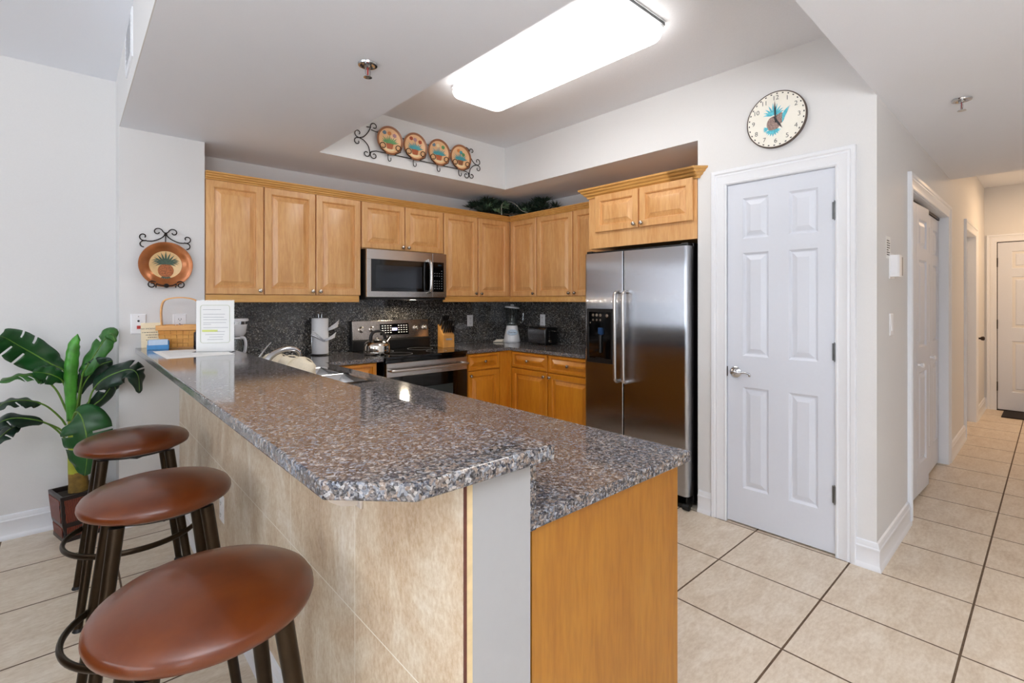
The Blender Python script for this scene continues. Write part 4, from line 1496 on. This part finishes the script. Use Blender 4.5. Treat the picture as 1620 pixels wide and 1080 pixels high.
t = thing('banana_plant', 'leafy green banana plant rising from the square planter', 'plant', (0, 0, 0), 0)
BX, BY = .040, 3.79
b = mb(); tube(b, [(BX, BY, .24), (BX, BY, .30), (BX - .004, BY, .36)], .04, 18, rr=[.047, .045, .043]); obj('husk', b, 'husk', t, smooth=True)
b = mb(); tube(b, [(BX - .004, BY, .355), (BX - .006, BY, .43), (BX - .012, BY - .006, .52), (BX - .02, BY - .012, .62), (BX - .028, BY - .018, .70)], .04, 18, rr=[.043, .042, .034, .028, .018]); obj('trunk', b, 'trunk', t, smooth=True)
LEAVES = [
    # name, midrib, half width, tone (1 deep, 2 mid, 3 dark), blade start, tilt of the blade
    ('big', [(.007, 3.78, .695), (-.015, 3.80, .923), (-.074, 3.80, .986), (-.144, 3.78, 1.05), (-.20, 3.74, 1.102), (-.241, 3.70, 1.143), (-.266, 3.66, 1.163)], .098, 1, .22, 10),
    ('low', [(.009, 3.76, .716), (-.025, 3.76, .882), (-.064, 3.72, .93), (-.101, 3.70, .95), (-.144, 3.66, .965)], .060, 1, .25, 20),
    ('edge', [(-.010, 3.76, .715), (-.052, 3.76, .839), (-.105, 3.74, .914), (-.153, 3.70, .945), (-.219, 3.64, .948), (-.274, 3.58, .929)], .075, 2, .36, 72),
    ('tall', [(0.028, 3.76, 0.695), (0.052, 3.74, 0.887), (0.066, 3.72, 0.949), (0.112, 3.69, 1.042), (0.155, 3.66, 1.128), (0.18, 3.63, 1.158), (0.195, 3.6, 1.108)], .062, 2, .22, -35),
    ('behind', [(0.039, 3.78, 0.69), (0.055, 3.76, 0.84), (0.1, 3.73, 0.933), (0.14, 3.68, 0.98), (0.185, 3.63, 0.999)], .060, 3, .2, 20),
    ('reach', [(.044, 3.74, .678), (.079, 3.72, .748), (.10, 3.68, .831), (.142, 3.62, .899), (.226, 3.56, .947), (.270, 3.52, .949), (.292, 3.50, .91), (.296, 3.49, .82)], .085, 3, .3, -38),
    ('dark', [(0.05, 3.76, 0.655), (0.082, 3.74, 0.719), (0.14, 3.69, 0.779), (0.186, 3.645, 0.859), (0.2, 3.63, 0.831)], .045, 3, .2, 15),
    ('front', [(.009, 3.70, .662), (.025, 3.64, .727), (.045, 3.58, .72), (.062, 3.54, .659), (.073, 3.54, .567), (.071, 3.56, .463), (.063, 3.58, .383)], .125, 1, .22, 12),
    ('leftlow', [(-.015, 3.76, .641), (-.036, 3.74, .687), (-.089, 3.70, .765), (-.142, 3.66, .806), (-.195, 3.62, .826), (-.249, 3.58, .823), (-.276, 3.56, .786)], .060, 3, .42, 65),
    ('leftlower', [(-.004, 3.74, .525), (-.025, 3.72, .586), (-.093, 3.66, .683), (-.194, 3.60, .737), (-.259, 3.56, .732), (-.301, 3.54, .674)], .062, 3, .42, 52),
    ('corner', [(-.010, 3.76, .575), (-.052, 3.76, .633), (-.151, 3.70, .702), (-.22, 3.66, .681), (-.259, 3.62, .65), (-.293, 3.60, .616)], .045, 3, .5, 40),
]
for nm, mid_, hw, tone, st, tilt in LEAVES:
    P = smoothpath(mid_, 8)
    N = len(P)
    i0 = int(N * st)
    b = mb(); tube(b, P[:i0 + 2] + P[i0 + 2::2], .006, 8, rr=[(.0054 - .0010 * i / max(1, i0)) if i < i0 + 1 else max(.0012, .0045 - .006 * (i - i0) / max(1, N - i0)) for i in range(len(P[:i0 + 2] + P[i0 + 2::2]))])
    lf_m = ('leaf_big', 'leaf_mid', 'leaf_dark')[tone - 1]
    stalk = obj('leaf_stalk', b, 'petiole', t, smooth=True)
    b = mb()
    rows = []
    view = Vector((0, -1, .12)).normalized()
    rnd = random.Random(nm)
    tear = {int(i0 + (N - i0) * f) for f in ((.45, .62) if hw > .07 else (.5,))}
    side = []
    for i in range(i0, N):
        u = (i - i0) / (N - 1 - i0)
        tg = (P[min(i + 1, N - 1)] - P[max(i - 1, 0)]).normalized()
        s = tg.cross(view).normalized()
        s = Matrix.Rotation(R(tilt), 3, tg) @ s
        nn = s.cross(tg).normalized()
        w = hw * (math.sin(PI * min(1, .012 + u * .988)) ** .55) * (1 - .25 * u) if u < 1 else .002
        w = max(w, .002)
        row = []
        for k in range(-4, 5):
            q = k / 4
            wav = .006 * math.sin(i * .9 + k) * abs(q)
            row.append(b.verts.new(P[i] + s * (w * q) + nn * (-.28 * w * q * q + wav)))
        rows.append((row, i))
    for (A, i), (B, _) in zip(rows, rows[1:]):
        for k in range(8):
            if i in tear and (k < 3 or (k > 5 and hw > .09)):
                continue
            b.faces.new((A[k], A[k + 1], B[k + 1], B[k]))
    o = obj('leaf_blade', b, lf_m, stalk, smooth=60)
    s_ = o.modifiers.new('thick', 'SOLIDIFY'); s_.thickness = .0015; s_.offset = 0
# rolled new leaf
b = mb()
P = smoothpath([(.007, 3.77, .660), (.004, 3.76, .818), (.004, 3.75, .934), (.012, 3.74, 1.042), (.022, 3.73, 1.106), (.040, 3.72, 1.138)], 8)
rows = []
N = len(P)
for i, p in enumerate(P):
    u = i / (N - 1)
    r_ = .024 + .013 * math.sin(PI * min(1, u * 1.1))
    row = []
    for k in range(22):
        a = -1.2 + 2 * PI * 1.35 * k / 21
        q = r_ * (.55 + .45 * k / 21) * (1 + .05 * math.sin(i * 1.3 + k * .8)) * (1 if u < .75 else max(.15, 1 - (u - .75) * 2.6))
        row.append(b.verts.new((p.x + q * math.cos(a + u * 1.1), p.y + q * math.sin(a + u * 1.1), p.z + .02 * math.sin(a) * u)))
    rows.append(row)
for A, B in zip(rows, rows[1:]):
    for k in range(21):
        b.faces.new((A[k], A[k + 1], B[k + 1], B[k]))
o = obj('rolled_leaf', b, 'leaf_new', t, smooth=60)
s_ = o.modifiers.new('thick', 'SOLIDIFY'); s_.thickness = .0015

# ------------------------------------------------------------------ wall plate with its iron holder
PX, PZ, PY = .443, 1.567, 3.7
t = thing('plate_hanger', 'black scrolled iron hanger holding one big plate', 'plate hanger', (PX, PY, PZ))
b = mb()
for s in (-1, 1):
    m_ = lambda pts: [(s * x, y, z) for x, y, z in pts]
    # upper scroll: from a curl at the top centre down along the plate's rim to an outer curl
    top = spiral(-.040, .200, .026, R(10), .95, -.012, .25)
    pts = m_(top[::-1]) + m_(smoothpath([(-.004, -.012, .195), (-.008, -.012, .178), (-.03, -.012, .158), (-.065, -.012, .142), (-.095, -.012, .140)], 4))
    low = spiral(-.110, .166, .026, R(-60), -.95, -.012, .25)
    pts += m_(low)
    tube(b, pts, .0032, 8)
    tube(b, m_(spiral(-.108, .118, .024, R(70), .55, -.012, .6)), .0032, 8)
    # lower curls that hold the plate
    tube(b, m_(spiral(-.072, -.125, .024, R(40), 1.25, -.046, .3)), .0034, 8)
    tube(b, m_([(-.05, -.046, -.118), (-.03, -.046, -.128), (0, -.046, -.13)]), .0034, 8)
    tube(b, m_([(-.05, -.046, -.118), (-.05, -.02, -.14), (-.05, -.003, -.13)]), .003, 8)
tube(b, [(0, -.012, .20), (0, -.006, .16), (0, -.004, 0), (0, -.004, -.13), (0, -.046, -.132)], .0032, 8)
lathe(b, [(0, 0), (.014, 0), (.012, .006), (0, .008)], (0, -.046, -.13), 16, '-y')
obj('scrolls', b, 'iron', t, smooth=50)
t = thing('decorative_plate', 'large copper rimmed plate painted with a pineapple', 'plate', (PX, PY, PZ))
b = mb(); lathe(b, [(0, .012), (.080, .012), (.090, .016), (.100, .024), (.135, .036), (.139, .036), (.137, .032), (.095, .016), (.08, .008), (0, .008)], (0, 0, 0), 64, '-y'); pl = obj('rim', b, 'copper_plate', t, smooth=40)
b = mb(); lathe(b, [(0, .0135), (.088, .0135), (.093, .0165), (.093, .0155), (.088, .0125), (0, .0125)], (0, 0, 0), 56, '-y'); obj('face', b, 'plate_face', t, smooth=40)


def leaf2d(b, x, z, ang, L, w, y, bend=0.):
    """a thin pointed painted leaf lying in the xz plane"""
    n = 7
    lft, rgt = [], []
    a = ang
    px, pz = x, z
    for i in range(n + 1):
        u = i / n
        ww = w * math.sin(PI * min(1, .15 + .85 * u)) * (1 - .3 * u)
        if i == n:
            ww = .0002
        lft.append(b.verts.new((px - ww * math.sin(a), y, pz + ww * math.cos(a))))
        rgt.append(b.verts.new((px + ww * math.sin(a), y, pz - ww * math.cos(a))))
        px += L / n * math.cos(a); pz += L / n * math.sin(a)
        a += bend / n
    for i in range(n):
        b.faces.new((lft[i], lft[i + 1], rgt[i + 1], rgt[i]))


def disc2d(b, x, z, rx, rz_, y, n=20, th=.0006):
    lathe(b, [(0, 0), (1, 0), (1, 1), (0, 1)], (0, 0, 0), n, '-y')
    vs = b.verts[-(2 * n + 2):]
    for v in vs:
        v.co = Vector((x + v.co.x * rx, y + v.co.y * th, z + v.co.z * rz_))


b = mb(); b.verts.ensure_lookup_table()


def disc(b, x, z, rx, rz_, y, n=20):
    """thin painted disc facing -y"""
    c0 = b.verts.new((x, y, z))
    ring = [b.verts.new((x + rx * math.cos(2 * PI * k / n), y, z + rz_ * math.sin(2 * PI * k / n))) for k in range(n)]
    for k in range(n):
        b.faces.new((c0, ring[k], ring[(k + 1) % n]))


b = mb(); disc(b, .0, -.036, .041, .043, -.0147, 28); obj('pineapple', b, 'pine_body', t)
b = mb()
for k in range(-4, 5):
    leaf2d(b, k * .003, .002, R(90 - k * 13), .082 - abs(k) * .006, .0065, -.0152 - .0002 * (k + 4), -R(k * 9))
for s in (-1, 1):
    for L, a, bd in ((.075, 58, 95), (.07, 44, 95), (.06, 26, 70), (.048, 8, 60)):
        leaf2d(b, s * .008, .004, R(90 - s * (90 - a)), L, .005, -.0172 - L * .002, -s * R(bd))
for k in range(-2, 3):
    leaf2d(b, k * .006, -.074, R(-90 + k * 30), .016, .005, -.0152, 0)
obj('crown_leaves', b, 'pine_leaf', t)

# ------------------------------------------------------------------ rack with four plates high on the tray wall
RY = 3.41
t = thing('plate_rack', 'long black wrought-iron rack with scroll ends holding four plates', 'plate rack', (0, RY, 0))
b = mb()
yy = -.012
tube(b, [(1.667, yy, 2.452), (1.70, yy, 2.462), (2.10, yy, 2.462), (2.50, yy, 2.462), (2.545, yy, 2.452)], .0034, 8)
tube(b, [(1.66, yy, 2.612), (1.70, yy, 2.606), (2.10, yy, 2.604), (2.50, yy, 2.606), (2.56, yy, 2.616)], .003, 8)
for s, cx in ((-1, 1.655), (1, 2.565)):
    f = lambda x, z: (cx + s * x, yy, z)
    fl = lambda pts: [(cx + s * x, y, z) for x, y, z in pts]
    # tall S: top curl in, down to the mid point, lower curl
    tube(b, fl(smoothpath([(-.002, yy, 2.628), (.020, yy, 2.585), (.052, yy, 2.548), (.086, yy, 2.533)], 5)) + fl(spiral(.095, 2.565, .030, R(-80), .85, yy, .3)), .0034, 8)
    tube(b, fl(smoothpath([(.004, yy, 2.44), (.016, yy, 2.485), (.05, yy, 2.52), (.086, yy, 2.533)], 5)) + fl(spiral(.100, 2.503, .028, R(90), -.85, yy, .3)), .0034, 8)
    tube(b, fl(spiral(-.030, 2.640, .030, R(-20), .9, yy, .3)), .0034, 8)
    tube(b, fl(spiral(.030, 2.642, .026, R(200), -.85, yy, .3)) if s > 0 else fl([(.0, yy, 2.63), (.03, yy, 2.625)]), .0034, 8)
    tube(b, fl(smoothpath([(-.012, yy, 2.452), (.002, yy, 2.442)], 3)) + fl(spiral(.030, 2.430, .028, R(150), 1.0, yy, .3)), .0034, 8)
    tube(b, fl(spiral(-.028, 2.425, .030, R(40), -1.0, yy, .3)), .0034, 8)
obj('scrollwork', b, 'iron', t, smooth=50)
CX = (1.803, 2.022, 2.245, 2.462)
for cx in CX:
    b = mb()
    tube(b, smoothpath([(cx - .004, yy, 2.462), (cx - .006, yy - .002, 2.43), (cx - .004, yy - .008, 2.408), (cx + .004, yy - .014, 2.403), (cx + .011, yy - .016, 2.412), (cx + .011, yy - .016, 2.430)], 4), .003, 8)
    obj('hook', b, 'iron', t, smooth=True)
    b = mb()
    for s in (-1, 1):
        tube(b, [(cx + s * .03, yy, 2.462), (cx + s * .04, -.042, 2.458), (cx + s * .085, -.046, 2.482)] + [(cx + s * x, y, z) for x, y, z in spiral(.062, 2.505, .027, R(-40), .95, -.046, .55)], .003, 8)
    obj('cradle', b, 'iron', t, smooth=True)
PL = [
    ('leftmost plate on the iron rack, blue, orange and mauve flowers', [('paint_blue', -.045, .055), ('paint_orange', -.003, .055), ('paint_mauve', .04, .045)], 'paint_green', 'terracotta'),
    ('second plate from left on the iron rack, rust red flowers over teal leaves', [('paint_red', -.035, .06), ('paint_mauve', .0, .055), ('paint_red', .045, .045)], 'paint_teal', 'terracotta'),
    ('third plate from left on the iron rack, grey-blue and green blossoms', [('paint_blue', -.05, .055), ('paint_cream', -.01, .055), ('paint_green', .04, .05)], 'paint_teal', 'terracotta'),
    ('rightmost plate on the iron rack, teal plant in a brown pot', [('paint_orange', -.02, .055), ('paint_teal', .005, .045), ('paint_green', .03, .03)], 'paint_teal', 'plate_rim'),
]
p_rim = p_face = None
for k, (lab, fl_, gm, pm) in enumerate(PL):
    t = thing('decorative_plate', lab, 'plate', (CX[k], RY - .022, 2.556), 0, 'painted plates on the iron rack')
    b = mb(); lathe(b, [(0, .006), (.076, .006), (.084, .010), (.104, .018), (.108, .0185), (.107, .014), (.08, .002), (0, .002)], (0, 0, 0), 56, '-y'); obj('rim', b, 'plate_rim', t, smooth=40)
    b = mb(); lathe(b, [(0, .0068), (.076, .0068), (.092, .0136), (.092, .0128), (.076, .006), (0, .006)], (0, 0, 0), 48, '-y'); obj('face', b, 'plate_peach', t, smooth=40)
    b = mb(); disc(b, -.005, -.068, .055, .016, -.0079); obj('painted_ground', b, 'paint_cream', t)
    b = mb()
    vs = [b.verts.new(v) for v in ((-.022, -.0083, -.062), (.022, -.0083, -.062), (.032, -.0083, -.02), (-.032, -.0083, -.02))]; b.faces.new(vs)
    obj('painted_pot', b, pm, t)
    b = mb()
    for i in range(11):
        leaf2d(b, (i - 5) * .004, -.020, R(90 - (i - 5) * 15), .05 + .008 * (i % 3), .006, -.0086 - .0001 * i, 0)
    obj('painted_leaves', b, gm, t)
    for fm, fx, fz in fl_:
        b = mb()
        for i in range(6):
            a = i * PI / 3 + fx * 40
            disc(b, fx + .010 * math.cos(a), fz + .009 * math.sin(a), .0075, .007, -.0099 - .00004 * i, 8)
        disc(b, fx, fz, .007, .007, -.0102, 8); obj('painted_flower', b, fm, t)

# ------------------------------------------------------------------ clock
t = thing('wall_clock', 'round white wall clock with a turquoise pineapple, above the pantry door', 'clock', (XW, 1.062, 2.372), -90)
CRD = .157
b = mb(); lathe(b, [(0, 0), (CRD, 0), (CRD + .002, .003), (CRD + .002, .020), (CRD - .001, .023), (CRD - .004, .022), (CRD - .004, .020), (0, .020)], (0, 0, 0), 72, '-y'); obj('case', b, 'clock_rim', t, smooth=40)
b = mb(); lathe(b, [(0, .0206), (CRD - .004, .0206), (CRD - .004, .0202), (0, .0202)], (0, 0, 0), 64, '-y'); obj('face', b, 'clock_face', t)
b = mb()
for k in range(60):
    if k % 1 == 0:
        a = 2 * PI * (k + .5) / 60
        if k % 2 == 0:
            c_, s_ = math.cos(a), math.sin(a)
            vs = [b.verts.new(((CRD - .012) * c_ + u * -s_ + v * c_, -.0210, (CRD - .012) * s_ + u * c_ + v * s_)) for u, v in ((-.0045, -.003), (.0045, -.003), (.0045, .003), (-.0045, .003))]
            b.faces.new(vs)
obj('minute_track', b, 'ink', t)
for k in range(1, 13):
    a = PI / 2 - k * PI / 6
    text('numeral', str(k), .036, 'numeral', t, (.121 * math.cos(a), -.0210, .121 * math.sin(a)), ext=.0001)
b = mb(); disc(b, -.012, -.022, .036, .042, -.0211, 24); disc(b, .022, .002, .024, .032, -.0212, 20); obj('printed_fruit', b, 'clock_fruit', t)
b = mb()
for k in range(-4, 5):
    leaf2d(b, -.010 + k * .003, .026, R(94 - k * 16), .07 - abs(k) * .006, .006, -.0213 - k * .00005, -R(k * 8))
    leaf2d(b, -.014 + k * .004, -.058, R(-90 + k * 20), .038 - abs(k) * .003, .006, -.0218 - .00006 * k, 0)
for k in range(5):
    leaf2d(b, .035, -.025 + k * .01, R(75 - k * 4), .06, .004, -.0222 - .00006 * k, -R(30))
    leaf2d(b, -.04, -.045, R(150 + k * 16), .028, .004, -.0226 - .00006 * k, 0)
obj('printed_leaves', b, 'clock_leaf', t)
for nm, ang, L, w in (('hour_hand', 120 + 180 - 355, .068, .0036), ('minute_hand', 92, .105, .0028)):
    a = R(-58) if nm == 'hour_hand' else R(92)
    b = mb()
    c_, s_ = math.cos(a), math.sin(a)
    pts = [(-.018, -w), (L * .55, -w * 1.5), (L, 0), (L * .55, w * 1.5), (-.018, w)]
    prism(b, [(u * c_ - v * s_, u * s_ + v * c_) for u, v in pts], -.0245 if nm == 'hour_hand' else -.0262, -.0235 if nm == 'hour_hand' else -.0252, 'y')
    obj(nm, b, 'ink', t)
b = mb(); lathe(b, [(0, .0206), (.006, .0206), (.006, .0275), (0, .028)], (0, 0, 0), 16, '-y'); obj('pivot', b, 'ink', t, smooth=True)

# ------------------------------------------------------------------ ceiling light and sprinklers, vent
t = thing('ceiling_light', 'long glowing fluorescent ceiling light in the kitchen tray', 'ceiling light', (2.05, 1.99, ZT))
b = mb(); box(b, -.195, .195, -.655, .655, -.018, -.0005); obj('housing', b, 'white_plastic', t)
b = mb()
rows = []
for inset, z in ((.004, -.0185), (0, -.03), (0, -.052), (.006, -.068), (.018, -.080), (.036, -.086), (.05, -.087)):
    row = []
    for cx, cy, a0 in ((.142, .595, 0), (-.142, .595, 90), (-.142, -.595, 180), (.142, -.595, 270)):
        for k in range(8):
            a = R(a0 + 90 * k / 7)
            row.append(b.verts.new((cx + (.07 - inset) * math.cos(a), cy + (.07 - inset) * math.sin(a), z)))
    rows.append(row)
for A, B in zip(rows, rows[1:]):
    for k in range(len(A)):
        l = (k + 1) % len(A)
        b.faces.new((A[k], A[l], B[l], B[k]))
b.faces.new(rows[0]); b.faces.new(rows[-1])
obj('diffuser', b, 'lamp', t, smooth=50)
b = mb()
for s in (-1, 1):
    box(b, -.18, .18, s * .669 - .002, s * .669 + .002, -.020, -.004)
obj('end_cap', b, 'hinge', t)


def sprinkler(label, x, y):
    t = thing('fire_sprinkler', label, 'sprinkler', (x, y, ZS), 20, 'ceiling sprinklers')
    b = mb(); lathe(b, [(.016, -.004), (.030, -.010), (.040, -.008), (.042, -.002), (.040, 0), (.016, 0), (.016, -.004)], n=32); obj('escutcheon', b, 'chrome', t, smooth=True)
    b = mb(); lathe(b, [(0, 0), (.014, 0), (.014, -.014), (.009, -.018), (0, -.018)], n=20)
    for s in (-1, 1):
        tube(b, [(s * .011, 0, -.014), (s * .014, 0, -.03), (s * .013, 0, -.045), (s * .002, 0, -.054)], .0026, 8)
    lathe(b, [(0, -.054), (.005, -.054), (.017, -.056), (.018, -.059), (0, -.060)], n=24)
    obj('frame', b, 'chrome', t, smooth=True)
    b = mb(); cyl(b, (0, 0, -.018), (0, 0, -.052), .003, n=10); obj('bulb', b, 'red', t, smooth=True)


sprinkler('chrome pendant sprinkler under the lowered ceiling over the bar', .962, 2.0)
sprinkler('chrome sprinkler in the hall ceiling right of the clock', 3.38, .32)

t = thing('air_vent', 'white air vent grille high on the bulkhead at the left', 'vent', (.218, 3.0, 2.585), -90)
b = mb(); sweep(b, [(-.15, -.11), (.15, -.11), (.15, .11), (-.15, .11)], [(-.018, 0), (.004, 0), (.004, .005), (-.016, .009), (-.018, .009)], True)
for v in b.verts:
    v.co = Vector((v.co.x, -v.co.z, v.co.y))
obj('grille_frame', b, 'trim', t)
b = mb(); box(b, -.146, .146, -.001, 0, -.106, .106); obj('backing', b, 'grey_ink', t)
for k in range(9):
    b = mb(); z = -.088 + k * .022
    prism(b, [(-.001, z - .006), (-.008, z - .010), (-.0085, z - .008), (-.002, z + .006)], -.144, .144, 'x'); obj('slat', b, 'trim', t)


# ------------------------------------------------------------------ wall plates
def wplate(name, label, cat, loc, rz, w, h, extras, m='white_plastic', group=None):
    t = thing(name, label, cat, loc, rz, group)
    b = mb(); ringpanel(b, [(-w / 2, w / 2, -h / 2, h / 2, 0), (-w / 2, w / 2, -h / 2, h / 2, -.003), (-w / 2 + .004, w / 2 - .004, -h / 2 + .004, h / 2 - .004, -.006)])
    obj('cover', b, m, t)
    for nm, mm, f in extras:
        b = mb(); f(b); obj(nm, b, mm, t, smooth=30)
    return t


def recept(z):
    def f(b):
        box(b, -.017, .017, -.008, -.005, z - .014, z + .014)
    return f


def slots(z):
    def f(b):
        box(b, -.008, -.0055, -.0085, -.0078, z - .003, z + .006); box(b, .0055, .008, -.0085, -.0078, z - .003, z + .006); cyl(b, (0, -.0085, z - .008), (0, -.0078, z - .008), .0025, n=10)
    return f


def screw(z):
    return lambda b: cyl(b, (0, -.0068, z), (0, -.0058, z), .0025, n=10)


def duplex(label, loc, rz):
    return wplate('outlet', label, 'outlet', loc, rz, .071, .117, [('receptacle', 'white_plastic', recept(.026)), ('receptacle', 'white_plastic', recept(-.026)), ('slots', 'ink', slots(.026)), ('slots', 'ink', slots(-.026)), ('screw', 'nickel', screw(0))])


wplate('phone_jack_plate', 'white wall plate with black jack and red insert, left of the basket', 'wall plate', (.309, 3.70, 1.205), 0, .075, .12,
       [('jack', 'ink', lambda b: (cyl(b, (0, -.012, .018), (0, -.005, .018), .006, n=14))), ('insert', 'red', lambda b: box(b, -.008, .012, -.009, -.005, -.03, -.010)), ('screw', 'nickel', screw(.045))])
duplex('white outlet on the plate wall behind the basket handle', (.517, 3.70, 1.202), 0)
duplex('white outlet in the granite backsplash right of the knife block', (3.056, 4.03, 1.14), 0)
duplex('white outlet in the granite backsplash above the toaster', (3.642, 3.56, 1.145), -90)
wplate('outlet', 'white outlet low on the tiled half wall behind the stools', 'outlet', (.5155, 2.53, .405), -90, .071, .117, [('receptacle', 'white_plastic', recept(.026)), ('receptacle', 'white_plastic', recept(-.026)), ('slots', 'ink', slots(.026)), ('slots', 'ink', slots(-.026))])
wplate('light_switch', 'white light switch on the hall wall beneath the thermostat', 'switch', (3.30, YH, 1.217), 0, .072, .118, [('rocker', 'white_plastic', lambda b: prism(b, [(-.006, -.033), (-.0095, -.033), (-.0065, .033), (-.006, .033)], -.016, .016, 'x'))])
t = thing('thermostat', 'white thermostat box on the hall wall under the paper notice', 'thermostat', (3.315, YH, 1.532), 0)
b = mb(); box(b, -.055, .055, -.004, 0, -.068, .068); obj('back_plate', b, 'white_plastic', t)
b = mb(); prism(b, [(-.048, 0 - .004), (.03, -.004), (.03, -.034), (.02, -.042), (-.036, -.042), (-.048, -.034)], -.058, .058); obj('cover', b, 'white_plastic', t, bevel=.002)
b = mb(); box(b, .034, .072, -.038, -.004, -.05, .05); obj('side_gauge', b, 'hinge', t)
t = thing('notice', 'small printed paper notice taped above the thermostat', 'notice', (3.235, YH, 1.628), 0)
b = mb(); box(b, -.05, .05, -.0015, -.0003, -.058, .058); obj('sheet', b, 'paper', t)
b = mb()
for k, (x0, x1) in enumerate(((-.036, .02), (-.036, .034), (-.036, .034), (-.036, .03), (-.036, .0), (-.036, .03), (-.036, .022))):
    z = .036 - k * .0125
    box(b, x0, x1, -.0022, -.0014, z - .0022, z + .0022)
obj('print', b, 'ink', t)

# ------------------------------------------------------------------ door mat, greenery
b = mb(); box(b, 7.98, 8.44, -.32, .42, .0005, .012)
tag(obj('door_mat', b, 'mat', bevel=.003), 'dark door mat before the entrance door at the hall end', 'mat')

t = thing('greenery_garland', 'dark artificial greenery with pale ribbon on top of the corner cabinets', 'garland', (0, 0, 0))
rnd = random.Random(11)
bd = mb()


def tuft(b, c, n, L):
    for k in range(n):
        d = Vector((rnd.uniform(-1, 1), rnd.uniform(-1, 1), rnd.uniform(-.15, .9))).normalized()
        s = d.cross(Vector((rnd.uniform(-1, 1), rnd.uniform(-1, 1), rnd.uniform(-1, 1)))).normalized() * rnd.uniform(.0035, .007)
        l = L * rnd.uniform(.6, 1.2)
        e = c + d * l
        if e.z > 2.355:
            e.z = 2.355
        if e.z < 2.195:
            e.z = 2.195
        m_ = (c + e) / 2
        vs = [b.verts.new(p) for p in (c, m_ + s, e, m_ - s)]
        b.faces.new(vs)


for k in range(64):
    u = k / 63
    if u < .62:
        c = Vector((2.97 + .46 * u / .62, 3.70 + rnd.uniform(.0, .22), 2.215 + rnd.uniform(0, .11)))
    else:
        v = (u - .62) / .38
        c = Vector((3.36 + rnd.uniform(0, .2), 3.68 - .40 * v, 2.215 + rnd.uniform(0, .10)))
    tuft(bd, c, 44, .085)
for c in ((3.02, 3.69, 2.26), (3.22, 3.68, 2.27), (3.24, 3.69, 2.31), (3.34, 3.5, 2.23), (3.12, 3.68, 2.22)):
    bl = mb(); tuft(bl, Vector(c), 34, .055); obj('pale_sprig', bl, 'fir_light', t)
obj('foliage', bd, 'fir', t)
b = mb()
tube(b, smoothpath([(2.95, 3.80, 2.20), (3.05, 3.78, 2.215), (3.25, 3.76, 2.22), (3.42, 3.6, 2.22), (3.44, 3.4, 2.215), (3.44, 3.28, 2.20)], 6), .008, 8)
obj('vine_stem', b, plain('brown_vine', (72, 56, 38), .8), t, smooth=True)
b = mb()
tube(b, smoothpath([(3.20, 3.70, 2.20), (3.20, 3.70, 2.29), (3.24, 3.70, 2.335), (3.30, 3.68, 2.342), (3.33, 3.62, 2.30), (3.33, 3.55, 2.24), (3.33, 3.46, 2.205)], 6), .006, 8, flat=.5)
obj('ribbon', b, 'ribbon', t, smooth=True)

# ------------------------------------------------------------------ a sofa added out of view to block low window light (its back to the bar)
t = thing('sofa', 'long brown leather sofa added out of view to block low window light', 'sofa', (-1.45, 2.1, 0), 0)
b = mb(); box(b, -.48, .40, -1.15, 1.15, .06, .30); obj('base', b, 'leather', t, bevel=.03, seg=3)
b = mb(); box(b, .20, .44, -1.15, 1.15, .30, .86); obj('backrest', b, 'leather', t, bevel=.06, seg=4)
for y in (-1.06, 1.06):
    b = mb(); box(b, -.48, .22, y - .10, y + .10, .30, .62); obj('armrest', b, 'leather', t, bevel=.05, seg=4)
for y in (-.64, 0, .64):
    b = mb(); box(b, -.48, .20, y - .315, y + .315, .30, .46); obj('cushion', b, 'leather', t, bevel=.04, seg=4)
for x in (-.42, .34):
    for y in (-1.08, 1.08):
        b = mb(); cyl(b, (x, y, 0), (x, y, .062), .022, .03, 16); obj('foot', b, 'black_plastic', t, smooth=40)
